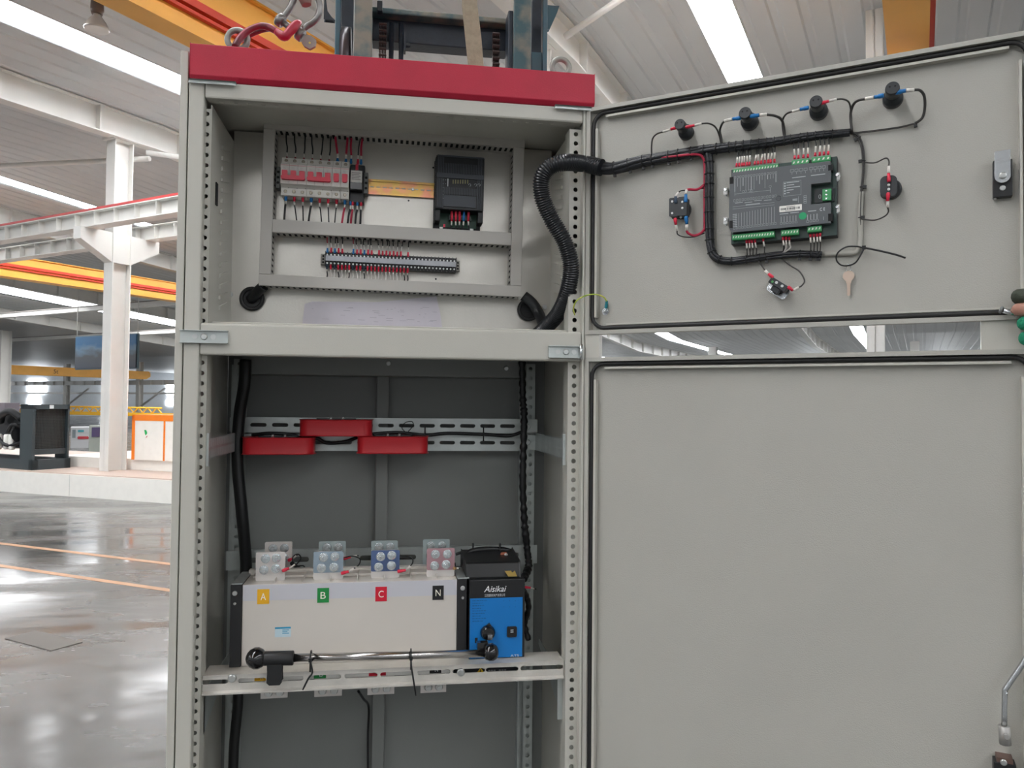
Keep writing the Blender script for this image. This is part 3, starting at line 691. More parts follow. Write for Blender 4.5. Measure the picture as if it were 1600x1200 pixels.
# breakers
bx0 = U(439, 280, .05)[0]; bx1 = U(545.5, 285, .05)[0]; PW = (bx1-bx0)/8
zb = rz; PINK = mat('pink_print', (216, 120, 130), .5)
def breaker(i0, n, label):
    a0 = bx0+i0*PW+.0002; a1 = bx0+(i0+n)*PW-.0002
    t = thing('circuit_breaker', UF.p(a0, 0, zb), label, 'circuit breaker', None)
    prof = [(.008, zb-.042), (.044, zb-.042), (.046, zb-.026), (.052, zb-.022), (.060, zb-.020), (.060, zb+.024), (.049, zb+.027), (.046, zb+.029), (.044, zb+.042), (.008, zb+.042)]
    m = MB(); m.prism_u(UF, prof, a0, a1); body = m.build('housing', WPL, t, .0006)
    m = MB()
    for k in range(1, n): m.box(UF, a0+k*PW-.0003, a0+k*PW+.0001, .052, .0603, zb-.019, zb+.0235)
    for k in range(n): 
        c = a0+(k+.5)*PW; m.box(UF, c+.006, c+.0075, .0455, .0475, zb-.026, zb-.0215)
    m.build('groove', DARKH, body)
    m = MB(); m.box(UF, a0+.0005, a1-.0005, .0495, .0606, zb+.0205, zb+.0212)
    m.build('print_line', PINK, body)
    m = MB()
    for k in range(n):
        c = a0+(k+.5)*PW
        for q in range(3): m.box(UF, c-.004+q*.0005, c+.001+q*.001, .06, .0602, zb+.0155-q*.0028, zb+.0162-q*.0028)
    m.build('print_marks', mat('faint_print', (184, 172, 170), .5), body)
    m = MB()
    for k in range(n):
        c = a0+(k+.5)*PW
        m.prism(UF, [(c-.0052, zb+.0075), (c+.0052, zb+.0075), (c+.0052, zb-.007), (c+.0035, zb-.0095), (c-.0035, zb-.0095), (c-.0052, zb-.007)], .06, .0665)
    if n > 1: m.prism(UF, rr(a0+.0025, a1-.0025, zb-.0115, zb-.0035, .003, 4), .06, .068)
    m.build('toggle', REDT, t, .0006)
    for k in range(n):
        c = a0+(k+.5)*PW
        for zz, vv in ((zb+.0355, .045), (zb-.033, .0452)):
            m = MB(); m.lathe(UF.p(c, vv-.0005, zz), UF.v, [(0, .0038), (.0008, .0038), (.001, .0026)], 14); g = m.build('terminal_screw', mat('brass_grey_screw', (150, 142, 128), .35, .6), t)
    return a0, a1
breaker(0, 3, 'three-pole white circuit breaker with joined red toggle, leftmost on the rail')
breaker(3, 3, 'three-pole white circuit breaker with joined red toggle, in the middle of the rail row')
breaker(6, 1, 'single-pole white circuit breaker with red toggle, next to the three-pole ones')
breaker(7, 1, 'single-pole white circuit breaker with red toggle, touching the black relay')
# relay + end stops
a0 = bx1+.0006; a1 = U(569, 290, .05)[0]
t = thing('relay', UF.p(a0, 0, rz), 'black plug-in relay with pale label right of the breakers', 'relay')
m = MB(); m.box(UF, a0, a1, .008, .03, rz-.046, rz+.04); m.box(UF, a0+.001, a1-.001, .03, .034, rz+.022, rz+.04); m.box(UF, a0+.001, a1-.001, .03, .036, rz-.046, rz-.024); m.build('socket', BLK, t, .0008)
m = MB(); m.box(UF, a0+.002, a1-.004, .03, .056, rz-.022, rz+.022); m.build('relay_body', mat('smoky_plastic', (48, 46, 46), .2), t, .001)
m = MB(); m.box(UF, a0+.003, a1-.005, .056, .0563, rz-.006, rz+.02); k = m.build('label', mat('relay_label', (200, 196, 190), .5), t)
m = MB()
for q in range(5): m.box(UF, a0+.005, a1-.008-(q % 2)*.003, .0563, .0565, rz+.000+q*.0036, rz+.0012+q*.0036)
m.build('label_print', mat('label_ink', (110, 100, 104), .6), k)
m = MB(); m.box(UF, a0+.012, a0+.018, .034, .04, rz+.024, rz+.04); m.build('test_button', REDT, t)
def endstop(px, label):
    a = U(px, 288, .03)[0]; t = thing('end_clamp', UF.p(a, 0, rz), label, 'clamp', None)
    m = MB(); m.box(UF, a, a+.0085, .006, .034, rz-.024, rz+.024); m.build('clamp_body', mat('grey_clamp', (112, 114, 112), .5), t, .001)
    m = MB()
    for d in (.012, 0, -.012): m.lathe(UF.p(a+.0043, .034, rz+d), UF.v, [(0, .003), (.0006, .003)], 12)
    m.build('clamp_screw', DARKH, t)
endstop(569, 'grey end clamp on the gold rail right of the relay')
endstop(431.5, 'grey end clamp on the rail left of the first breaker')
# breaker wires, top
zt_duct = zt0
tops = [(0, 'k', 447, 214), (1, 'k', 460, 214), (2, 'k', 477, 214), (3, 'k', 487, 215), (4, 'k', 505, 216), (5, 'k', 517, 217), (6, 'r', 524, 220), (7, 'r', 543, 220)]
for i, (k, c, px, py) in enumerate(tops):
    uc = bx0+(k+.5)*PW; zt_ = zb+.042
    p3 = UF.p(uc, .036, zt_); du = U(px, py, .03)[0]
    p_s0 = UF.p(uc, .036, zt_+.004); 
    if c == 'k':
        pts = [UF.p(uc, .036, zt_+.012), UF.p(uc+(du-uc)*.25+.001, .034, zt_+.026), UF.p(uc+(du-uc)*.7, .032, zt_+.04), UF.p(du, .03, zt0-.0005)]
        wire(pts, .0016, WIREB, 'black wire with white sleeve into the top of the %s breaker pole from the left' % ORD[k], 'wires above the breakers', [(UF.p(uc, .036, zt_+.004), UF.p(uc, .036, zt_+.014), .0016)], [(UF.p(uc, .036, zt_), UF.p(uc, .036, zt_+.005), .0024, mat('dark_red_ferrule', (150, 30, 50), .4))])
    else:
        pts = [UF.p(uc, .036, zt_+.018), UF.p(uc+(du-uc)*.5, .033, zt_+.036), UF.p(du, .03, zt0-.0005)]
        wire(pts, .0026, WIRER, 'thick red wire with blue lug into the %s single-pole breaker from the left' % ORD[k-6], 'wires above the breakers', [(UF.p(uc, .036, zt_+.008), UF.p(uc, .036, zt_+.02), .0024)], [(UF.p(uc, .036, zt_), UF.p(uc, .036, zt_+.009), .0034, LUGB)])
bots = ['B', 'R', 'R', 'B', 'R', 'R', 'R', 'B']; ends = [444, 464, 474, 482, 503, 514, 523, 534]
for k, c in enumerate(bots):
    uc = bx0+(k+.5)*PW; zz = zb-.042; du = U(ends[k], 345, .03)[0]
    wm = WIRER if k == 7 else WIREB; r = .0024 if c == 'B' else .0015
    wire([UF.p(uc, .032, zz-.017), UF.p(uc+(du-uc)*.35, .032, zz-.026), UF.p(du, .03, zm1+.0005)], r, wm,
         '%s wire with %s lug under the %s breaker pole from the left' % ('red' if k == 7 else 'black', 'blue' if c == 'B' else 'red', ORD[k]), 'wires below the breakers',
         [(UF.p(uc, .032, zz-.009), UF.p(uc+(du-uc)*.1, .032, zz-.018), .002)], [(UF.p(uc, .032, zz+.001), UF.p(uc, .032, zz-.0095), .0036 if c == 'B' else .0032, LUGB if c == 'B' else LUGR)])
# relay wires
for i, (px, pt, c, lc, lb) in enumerate(((548.5, 549, WIRER, LUGB, 'red wire with blue lug into the relay top, left one'), (559, 563, WIREB, LUGR, 'black wire with red lug into the relay top, middle one'), (564, 566, WIRER, LUGB, 'red wire with blue lug into the relay top, right one'))):
    u0 = U(px, 262, .034)[0]; z0 = rz+.04; u1 = U(pt, 220, .03)[0]
    wire([UF.p(u0, .036, z0+.02), UF.p((u0+u1)/2-.001, .036, z0+.04), UF.p(u1, .03, zt0-.0005)], .0024 if c is WIRER else .0014, c, lb, 'wires above the relay', [(UF.p(u0, .036, z0+.011), UF.p(u0, .036, z0+.021), .0021)], [(UF.p(u0, .036, z0+.001), UF.p(u0, .036, z0+.012), .003, lc)])
for i, (px, pt, c, lc, lb) in enumerate(((548, 543, WIREB, LUGB, 'thick black wire with blue lug under the relay, left one'), (551.5, 548, WIRER, LUGR, 'thick red wire under the relay, beside the black one'), (558.5, 555, WIREB, LUGB, 'black wire with blue lug under the relay, middle one'), (564.5, 563, WIREB, LUGR, 'black wire with red lug under the relay, right one'))):
    u0 = U(px, 310, .034)[0]; z0 = rz-.046; u1 = U(pt, 346, .03)[0]
    wire([UF.p(u0, .033, z0-.016), UF.p((u0+u1)/2, .033, z0-.026), UF.p(u1, .03, zm1+.0005)], .0024, c, lb, 'wires below the relay', [(UF.p(u0, .033, z0-.006), UF.p(u0, .033, z0-.017), .0022)], [(UF.p(u0, .033, z0+.003), UF.p(u0, .033, z0-.007), .0032, lc)])
# battery charger
ca0, cc1 = U(682.5, 240, .06); ca1 = U(758, 246, .06)[0]; cc0 = U(680, 350, .045)[1]; cc1 = (cc1+U(758, 245.5, .06)[1])/2
t = thing('battery_charger', UF.p(ca0, 0, cc0), 'black vented battery charger at the right end of the gold rail', 'battery charger')
m = MB(); m.box(UF, ca0, ca1, .008, .052, cc0+.034, cc1); m.box(UF, ca0, ca0+.012, .008, .045, cc0+.008, cc0+.034); m.box(UF, ca1-.012, ca1, .008, .045, cc0+.008, cc0+.034); m.box(UF, ca0-.002, ca1-.002, .001, .008, cc0-.004, cc1)
case = m.build('case', mat('charger_case_shade', (20, 22, 25), .45), t, .0012)  # case blackened behind lighter ribs: shade of the vent gaps put into the colour
W_ = ca1-ca0; H_ = cc1-cc0
RIB = mat('charger_rib', (66, 70, 77), .5)
m = MB(); n = 27
for i in range(n):
    a = ca0+.004+i*(W_-.008)/n; w_ = (W_-.008)/n*.5
    if a < ca0+.017 or a > ca1-.018: m.box(UF, a, a+w_, .052, .056, cc0+.036, cc1-.004); m.box(UF, a, a+w_, .052, .0565, cc0+.012, cc0+.036) if False else None
    else:
        m.box(UF, a, a+w_, .052, .0545, cc1-.018-.022, cc1-.018); m.box(UF, a, a+w_, .052, .0545, cc0+.068, cc0+.084)
m.box(UF, ca0+.002, ca1-.002, .052, .0555, cc1-.052, cc1-.041); m.box(UF, ca0+.018, ca1-.018, .052, .0545, cc0+.04, cc0+.066); m.box(UF, ca0+.002, ca1-.002, .052, .055, cc1-.003, cc1)
m.build('vent_ribs', RIB, case)
m = MB(); i = 0
zz = cc0+.01
while zz < cc1-.006: m.box(UF, ca0-.0015, ca0, .01, .05, zz, zz+.0024); zz += .0052
m.build('side_ribs', RIB, case)
m = MB()
for px, py in ((692.5, 281), (696.5, 281), (692.5, 287), (696.5, 287), (692.5, 293), (692.5, 298.5), (692.5, 304), (692.5, 310)): q = U(px, py, .057); m.box(UF, q[0]-.0006, q[0]+.0006, .0565, .057, q[1]-.0006, q[1]+.0006)
q = U(700, 279, .057); q2 = U(700, 291, .057); m.box(UF, q[0]-.001, q[0]+.001, .055, .057, q2[1], q[1])
for px in (734, 743, 748.5): q = U(px, 289, .057); m.tube([UF.p(q[0]+.0028*math.cos(s), .0565, q[1]+.0028*math.sin(s)) for s in [math.pi*i/6-1.6 for i in range(10)]], .0004, 5)
m.build('white_print', PALE, case)
m = MB()
for i in range(7): q = U(708+i*3.8, 284, .0545); m.box(UF, q[0]-.0011, q[0]+.0011, .0545, .0552, q[1]-.0045, q[1]+.0045)
m.build('led_row', mat('olive_amber_lens', (140, 134, 84), .3), case)
m = MB(); m.box(UF, ca0+.012, ca1-.012, .008, .012, cc0+.002, cc0+.036); m.build('circuit_board', mat('pcb_green', (24, 72, 52), .4), t)
m = MB(); b0 = U(702, 330, .03)[0]; b1 = U(736, 332, .03)[0]; m.box(UF, b0, b1, .012, .03, cc0+.016, cc0+.026); m.build('terminal_block', BLK, t)
m = MB(); screw(m, UF.p(ca0+.017, .008, cc0+.001), UF.v, .0045, .003); screw(m, UF.p(ca1-.022, .008, cc0-.000), UF.v, .0045, .003); m.build('mounting_screw', SCRW, t)
for i, (px, lc, nm) in enumerate(((706, LUGR, 'red'), (712.5, LUGR, 'red'), (718.5, LUGR, 'red'), (725, LUGB, 'blue'), (732, LUGR, 'red'))):
    u0, zq = U(px, 332, .034); z1 = U(px, 346, .034)[1]; u1 = U(px-(2, 0, 1, 3, -1)[i], 356, .034)[0]
    wire([UF.p(u0, .034, z1-.002), UF.p((u0+u1)/2, .033, z1-.009), UF.p(u1, .031, zm1+.0005)], .0017, WIREB, 'wire with %s lug leaving the charger, %s from the left' % (nm, ORD[i]), 'wires below the charger',
         [(UF.p(u0, .034, z1+.001), UF.p(u0+(u1-u0)*.3, .034, z1-.009), .002)], [(UF.p(u0, .034, zq+.003), UF.p(u0, .034, z1), .0031, lc)])
tg = UF.p(*[(lambda q: (q[0], .034, q[1]))(U(694, 353, .034))][0]); 
t = tag(MB().box(Fr(tg, UF.u, UF.v, UF.w), -.0022, .0022, -.001, .001, -.003, .004).build('red_tag', LUGR), 'small loose red lug by the charger lower left screw', 'lug')
# terminal strip
s0 = U(508, 404, .03); s1 = U(713, 413, .03); sa0, sa1 = s0[0], s1[0]; sz = (U(508, 404, .03)[1]+U(713, 413.5, .03)[1])/2+.0005
t = thing('terminal_strip', UF.p(sa0, 0, sz), 'long black terminal strip with clear cover across the lower plate', 'terminal strip')
NT = 36; tp = (sa1-sa0)/NT
m = MB(); m.box(UF, sa0, sa1, .004, .02, sz-.0165, sz+.0165)
for i in range(NT+1): m.box(UF, sa0+i*tp-.0005, sa0+i*tp+.0005, .02, .03, sz-.0165, sz+.0165)
m.box(UF, sa0, sa1, .02, .024, sz-.002, sz+.002); m.build('strip_base', mat('strip_dark', (36, 36, 40), .4), t)
m = MB()
for i in range(NT):
    for s in (-1, 1): m.lathe(UF.p(sa0+(i+.5)*tp, .02, sz+s*.0095), UF.v, [(0, .0019), (.004, .0019)], 10)
m.build('terminal_screws', SCRW, t)['kind'] = 'stuff'
m = MB(); m.box(UF, sa0+.001, sa1-.001, .0302, .0312, sz-.0055, sz+.006); m.build('clear_cover', mat('clear_cover', (196, 198, 204), .12, 0, .3, 60, .1, 60, 0, None, .8), t)
m = MB(); e0 = U(501.5, 400, .012)[0]; e1 = U(718.5, 410, .012)[0]; m.box(UF, e0, sa0, .004, .016, sz-.012, sz+.012); m.box(UF, sa1, e1, .004, .016, sz-.012, sz+.012); m.build('end_bracket', mat('bracket_grey', (150, 148, 140), .5), t)
m = MB()
for d in (.007, 0, -.007):
    for a in ((e0+sa0)/2, (e1+sa1)/2): m.lathe(UF.p(a, .016, sz+d), UF.v, [(0, .0022), (.0005, .0022)], 10)
m.build('bracket_hole', DARKH, t)
top = [(512.5, 'b', 'r'), (519, 'r', 'k'), (524.5, 'b', 'k'), (530, 'r', 'k'), (535.5, 'r', 'k'), (554, 'b', 'r'), (559.5, 'r', 'k'), (564.5, 'r', 'k'), (571, 'b', 'k'), (577, 'r', 'k'), (583.5, 'r', 'k'), (594.5, 'r', 'k'), (600.5, 'r', 'k'), (605.8, 'r', 'k'), (611.6, 'r', 'k'), (617, 'r', 'k'), (623, 'r', 'k'), (629, 'r', 'k'), (635, 'r', 'k')]
def snap(px, o, y):
    u = U(px, y, o)[0]; return sa0+(round((u-sa0)/tp-.5)+.5)*tp
used = set()
for i, (px, c, wc) in enumerate(top):
    u0 = snap(px, .025, 392)
    while round(u0, 4) in used: u0 += tp
    used.add(round(u0, 4)); z0 = sz+.0165; u1 = u0+random.uniform(-.003, .003); L = .0085 if i % 2 else .0075
    wire([UF.p(u0, .024, z0+L+.008), UF.p(u1, .027, z0+L+.014), UF.p(u1, .03, zm0-.0005)], .0012, WIRER if wc == 'r' else WIREB, '%s lug with white sleeve above the terminal strip, %s from the left' % ('blue' if c == 'b' else 'red', ORD[i]), 'wires above the terminal strip',
         [(UF.p(u0, .024, z0+L-.001), UF.p((u0+u1)/2, .026, z0+L+.011), .0013)], [(UF.p(u0, .024, z0-.003), UF.p(u0, .024, z0+L), .0025, LUGB if c == 'b' else LUGR)])
for i in range(23):
    u0 = sa0+(i+.5)*tp; z0 = sz-.0165; u1 = u0+random.uniform(-.001, .0035); dk = i in (2, 7, 10); c = LUGD if dk or i == 0 else LUGR
    white = i not in (0, 3, 6, 10, 21, 22)
    wire([UF.p(u0, .024, z0-.012), UF.p((u0+u1)/2+.001, .026, z0-.02), UF.p(u1, .03, zb1+.0005)], .0011 if white else .0014, WIREW if white else WIREB, '%s lug under the terminal strip with %s wire, %s from the left' % ('dark blue' if dk or i == 0 else 'red', 'white' if white else 'black', ORD[i]), 'wires below the terminal strip',
         [(UF.p(u0, .024, z0-.006), UF.p(u0, .024, z0-.013), .0015)], [(UF.p(u0, .024, z0+.004), UF.p(u0, .024, z0-.0075), .0025, c)])
# paper sheet leaning at the bottom
pp = [UP3(x, y, .012+.0) for x, y in ((476, 475), (488, 471), (590, 472), (640, 467), (682, 463), (688, 490), (692, 520), (600, 516), (520, 512), (472, 510))]
m = MB(); n = len(pp); m.v = pp+[p+V((0, .0006, 0)) for p in pp]
m.face(list(range(n))); m.face(list(range(2*n-1, n-1, -1)))
for i in range(n): m.face([i, (i+1) % n, n+(i+1) % n, n+i])
t = tag(m.build('paper_sheet', mat('pinkish_paper', (206, 200, 208), .7, 0, .4, 18)), 'creased pinkish paper sheet standing behind the middle rail', 'paper')
m = MB(); PI = mat('faint_pencil_ink', (168, 162, 172), .7); random.seed(3)
for i in range(34):
    px = random.uniform(486, 680); py = random.uniform(480, 503) ; L = random.choice((3, 5, 9, 14)); q = UP3(px, py, .0124); fr = Fr(q, UF.u, UF.v, UF.w); m.box(fr, 0, L*.0011, 0, .0001, 0, .0008)
m.build('faint_print', PI, t)
# cable glands (round rubber openings) in the plate
for (px, py, r, lb) in ((394, 467, .027, 'black round rubber grommet at the lower left corner of the ducts'), (826, 484, .027, 'black round rubber grommet at the lower right corner of the ducts')):
    q = UP3(px, py, .004); m = MB(); m.tube([q+(X*math.cos(s)+Z*math.sin(s))*(r-.004)-Y*.003 for s in [2*math.pi*i/28 for i in range(28)]], .0045, 10, True); m.lathe(q, -Y, [(-.003, r-.003), (.001, r-.004)], 28)
    tag(m.build('rubber_grommet', RUB), lb, 'grommet')
m = MB().tube(smooth([UP3(412, 447, .03), UP3(402, 456, .02), UP3(392, 468, .003)], 6), [.012]*13, 12); tag(m.build('black_cable', BLK), 'thick black cable going into the lower left grommet', 'cable')
m = MB().tube(smooth([UP3(818, 462, .028), UP3(832, 474, .03), UP3(843, 492, .04), F(852, 516, .16)], 6), .0125, 12); tag(m.build('black_cable', BLK), 'thick black cable from the bottom duct down beside the right grommet', 'cable')
# big corrugated conduit swinging out to the door
cp = [F(835, 528, .15), F(850, 514, .13), F(872, 490, .08), F(887, 455, .03), F(892, 415, .005), F(882, 378, -.005), F(862, 343, -.01), F(848, 310, -.02), F(846, 282, -.03), F(858, 262, -.04), F(882, 254, -.045), D3(912, 256, .02), D3(940, 262, .0225)]
sp = smooth(cp, 30)
# resample evenly to build the ribs
L = [0]
for i in range(1, len(sp)): L.append(L[-1]+(sp[i]-sp[i-1]).length)
tot = L[-1]; pts = []; rad = []; step = .0012; j = 0; k = 0
while k*step < tot:
    s_ = k*step
    while L[j+1] < s_: j += 1
    f_ = (s_-L[j])/max(L[j+1]-L[j], 1e-9); pts.append(sp[j].lerp(sp[j+1], f_)); rad.append(.0173 if k % 4 in (0, 1) else .0148); k += 1
t = tag(MB().tube(pts, rad, 18).build('corrugated_conduit', mat('conduit_black', (20, 23, 28), .28)), 'thick black corrugated conduit curving from the cabinet out to the upper door', 'conduit')
# ================================================================== UPPER DOOR EQUIPMENT
SO = -.018                                            # inner sheet surface of the door
def d3(px, py, o=-.008): return D3(px, py, o)
def path(L, o=-.008): return [D3(p[0], p[1], p[2] if len(p) > 2 else o) for p in L]
# loom: main trunk
LOOM = mat('black_loom', (26, 28, 33), .38, 0, .5, 260)
def loom(pts, r, label, name='wire_loom', strands=5, ties=None, parent=None, ma=None, tw=2.2):
    sp = smooth(pts, 10); n = len(sp)
    rf = (lambda i: r[0]+(r[1]-r[0])*i/(n-1)) if isinstance(r, tuple) else (lambda i: r)
    t = thing(name, pts[0], label, 'wiring loom')
    for s in range(strands):
        P = []
        for i, p in enumerate(sp):
            tn = (sp[min(i+1, n-1)]-sp[max(i-1, 0)]).normalized(); a = tn.cross(DF.v).normalized(); b = DF.v
            ph = 2*math.pi*s/strands+tw*i/n; R = rf(i)*.58
            P.append(p+a*math.cos(ph)*R+b*math.sin(ph)*R)
        MB().tube(P, [rf(i)*.5 for i in range(n)], 8).build('wire_strand', ma or LOOM, t)
    if ties:
        for (q, hd) in ties:
            i = min(range(n), key=lambda k: (sp[k]-q).length); tn = (sp[min(i+1, n-1)]-sp[max(i-1, 0)]).normalized()
            a = tn.cross(DF.v).normalized(); R = rf(i)*1.1
            m = MB(); m.tube([sp[i]+a*math.cos(x)*R+DF.v*math.sin(x)*R for x in [2*math.pi*k/16 for k in range(16)]], .0011, 6, True)
            if hd:
                sg = -1 if a.z > 0 else 1; h = sp[i]+a*sg*(R+.0018); f = Fr(h, tn, DF.v, a); m.box(f, -.0026, .0026, -.0025, .0025, -.003, .003)
            m.build('binding_tie', BLK, t)
    return t
T1 = [(x, y) for x, y in ((962, 263), (985, 259), (1005, 254), (1022, 251), (1043, 247), (1060, 244), (1082, 240), (1100, 237), (1122, 234), (1140, 232), (1152, 230), (1163, 229), (1174, 228), (1186, 226), (1198, 226), (1210, 224), (1224, 221), (1236, 219), (1250, 216), (1262, 216), (1275, 213), (1288, 212), (1300, 210))]
loom(path([(938, 262, .012), (960, 263, .004), (1000, 253), (1050, 244), (1100, 235), (1150, 229), (1210, 222), (1262, 214), (1328, 207)], -.004), (.0128, .0068), 'thick black wiring loom crossing the upper door from the conduit', ties=[(D3(x, y, -.006), i < 8) for i, (x, y) in enumerate(T1)], strands=6)
T2 = [(1105, 255), (1105, 272), (1104, 290), (1104, 308), (1104, 334), (1106, 357), (1107, 375), (1108, 396), (1125, 407), (1145, 406), (1165, 404), (1188, 400)]
loom(path([(1106, 238), (1108, 262), (1108, 300), (1108, 345), (1110, 385), (1118, 402), (1138, 408), (1170, 405), (1215, 399), (1250, 397), (1284, 398)], -.007), (.0088, .006), 'black wiring loom running down the upper door and along under the controller', ties=[(D3(x, y, -.008), False) for x, y in T2]+[(D3(x, y, -.008), True) for x, y in ((1195, 402), (1250, 397), (1268, 398), (1276, 398), (1282, 398))], strands=5)
loom(path([(1328, 207), (1340, 213), (1347, 230), (1349, 262), (1346, 300), (1344, 340), (1344, 352)], -.011), (.0032, .0022), 'thin dark loom running down the door right of the controller', strands=3, ties=[(D3(x, y, -.011), True) for x, y in ((1345, 214), (1342, 252), (1342, 293), (1343, 339))], ma=WIREK)
loom(path([(1328, 209), (1370, 204), (1405, 199), (1430, 193)], -.013), .0018, 'pair of thin dark wires leading to the rightmost indicator lamp holder', strands=2, ties=[(D3(1429, 194, -.013), True)], ma=WIREK, tw=.6)
# painted conduit (same colour as the door)
m = MB(); m.tube(smooth(path([(1286, 397), (1312, 396), (1334, 395), (1342, 388), (1344, 370), (1344, 344), (1346, 300)], -.0135), 6), .0048, 10)
tag(m.build('grey_sleeve', DOORM), 'light grey sleeve tube bent around the lower right of the controller', 'tube')
m = MB(); m.tube(smooth(path([(1005, 247, .0), (1045, 245, .004), (1085, 241, .003), (1098, 246, -.002), (1101, 262, -.004), (1101, 300, -.006), (1101, 330, -.006), (1101, 362, -.006)]), 8), .0026, 8)
tag(m.build('red_wire', WIRER), 'red wire pair tied along the left side of the vertical loom', 'wire')
# indicator lamp holders
LAMP = mat('lamp_holder_black', (44, 47, 50), .45)
lamps = [(1073, 208, .0150, 'first indicator lamp holder from the left, black with red lugs'), (1172, 191.5, .0163, 'second indicator lamp holder from the left, black with two blue lugs'),
         (1279.5, 175, .0162, 'third indicator lamp holder from the left, black with blue and red lugs'), (1395, 155.5, .0168, 'rightmost indicator lamp holder, black with two blue lugs')]
def lamp(px, py, r, label):
    q = D3(px, py, SO); t = thing('indicator_lamp_holder', q, label, 'lamp holder', 'indicator lamp holders along the top of the door')
    MB().lathe(q, DF.v, [(0, r), (.010, r*.98), (.013, r*.9), (.014, r*.72), (.03, r*.72)], 28).build('collar', LAMP, t)
    MB().lathe(q+DF.v*.03, DF.v, [(0, r*.7), (.024, r*.68), (.026, r*.62)], 24).build('barrel', LAMP, t)
    m = MB(); top = q+DF.v*.056
    for s in (-1, 1): m.lathe(top+DF.u*s*.0042+Z*.0022, DF.v, [(0, .0016), (.0004, .0016)], 10)
    m.build('terminal_hole', DARKH, t)
    return top
for a in lamps: lamp(*a)
def lug2(lab, grp, col, L0, L1, S1, pts, r=.0016, o=.033, wm=WIREK, rl=.0032):
    """lug from pixel L0 to L1, sleeve to S1, then conductor"""
    P0, P1, P2 = D3(L0[0], L0[1], o), D3(L1[0], L1[1], o), D3(S1[0], S1[1], o-.004)
    wire([P2+(P1-P2)*.05]+path(pts), r, wm, lab, grp, [(P1+(P2-P1)*.05, P2, .0024 if r < .002 else .003)], [(P0, P1, rl, col)])
G = 'wires to the indicator lamp holders'
lug2('black wire with red lug on the left of the first lamp holder', G, LUGR, (1058, 199), (1048, 202), (1036, 206, ), [(1027, 209, .01), (1020, 216, 0), (1018, 228, -.004), (1018, 246, -.006)])
lug2('black wire with red lug on the right of the first lamp holder', G, LUGR, (1071, 199), (1085, 196), (1096, 193), [(1108, 193, .02), (1118, 199, .006), (1124, 212, -.004), (1127, 226, -.006)])
lug2('thick black wire with blue lug on the left of the second lamp holder', G, LUGB, (1158, 184), (1145, 186), (1132, 189), [(1128, 194, .015), (1125, 204, 0), (1127, 216, -.004), (1128, 226, -.006)], .0022, rl=.004)
lug2('thick black wire with blue lug on the right of the second lamp holder', G, LUGB, (1172, 182), (1186, 180), (1198, 179), [(1211, 181, .02), (1221, 187, .006), (1225, 200, -.004), (1226, 218, -.006)], .0024, rl=.004)
lug2('black wire with blue lug on the left of the third lamp holder', G, LUGB, (1264, 168), (1250, 171), (1238, 174), [(1229, 178, .015), (1223, 187, 0), (1223, 200, -.005), (1226, 218, -.006)], .0018, rl=.0037)
lug2('black wire with red lug on the right of the third lamp holder', G, LUGR, (1281, 162), (1295, 158), (1307, 155), [(1318, 155, .02), (1327, 161, .006), (1330, 180, -.005), (1330, 206, -.006)])
lug2('thick black wire with blue lug on the left of the rightmost lamp holder', G, LUGB, (1381, 149), (1366, 152), (1352, 154.5), [(1341, 157, .02), (1333, 164, .004), (1329, 180, -.005), (1331, 206, -.006)], .0024, rl=.004)
lug2('looped black wire with blue lug on the right of the rightmost lamp holder', G, LUGB, (1399, 145), (1415, 141.5), (1428, 140.5), [(1437, 141, .02), (1444, 150, .008), (1445, 168, -.002), (1441, 184, -.008), (1430, 193, -.012)], .0024, rl=.004)
# buzzer
q = D3(1392, 297, SO); t = thing('buzzer', q, 'round black buzzer on the door right of the controller', 'buzzer')
MB().lathe(q, DF.v, [(0, .0175), (.01, .0172), (.013, .016)], 30).build('flange', LAMP, t)
m = MB(); m.prism(Fr(q, DF.u, DF.v, Z), rr(-.0155, .009, -.017, .017, .008, 5), .013, .03); m.build('body', LAMP, t, .001)
m = MB()
for dz in (.0085, .0015, -.006): screw(m, q+DF.v*.03+Z*dz-DF.u*.003, DF.v, .0024, .0015)
m.build('screw', SCRW, t)
G2 = 'wires to the buzzer'
lug2('dark wire with red lug on top of the buzzer', G2, LUGR, (1389, 284), (1388.5, 271), (1388.5, 260), [(1389, 252, .01), (1384, 247, .008), (1368, 254, -.002), (1352, 254, -.009)], .0013, .016)
lug2('dark wire with red lug under the buzzer', G2, LUGR, (1388, 301), (1387, 314), (1387, 324), [(1388, 331, .004), (1382, 338, 0), (1366, 344, -.006), (1346, 342, -.01)], .0013, .016)
# emergency stop contact block
q = D3(1066, 329, SO); t = thing('contact_block', q, 'black emergency-stop contact block on the door left of the vertical loom', 'contact block')
BF = Fr(q, DF.u, DF.v, Z)
MB().lathe(q, DF.v, [(0, .0185), (.012, .018)], 24).build('collar', LAMP, t)
m = MB()
for a0_, a1_ in ((-.0165, -.0005), (.0005, .0165)): m.prism(BF, rr(a0_, a1_, -.0175, .0175, .002, 3), .012, .034)
m.build('contact_body', LAMP, t, .0008)
m = MB()
for x_, z_ in ((-.011, .011), (-.011, -.012), (.009, .008), (.009, -.004)): screw(m, BF.p(x_, .034, z_), DF.v, .0022, .0012)
screw(m, BF.p(-.0165, .02, .0), DF.v, .002, .001); screw(m, BF.p(.004, .026, -.0195), DF.v, .0026, .0015)
m.build('screw', SCRW, t)
G3 = 'wires to the emergency-stop contact block'
lug2('black wire with dark lug on top of the contact block, left', G3, LUGD, (1056, 318), (1055.5, 307), (1060, 301), [(1064, 298, .01), (1074, 297, .006), (1100, 294, -.004)], .0012, .016, WIREB, .0034)
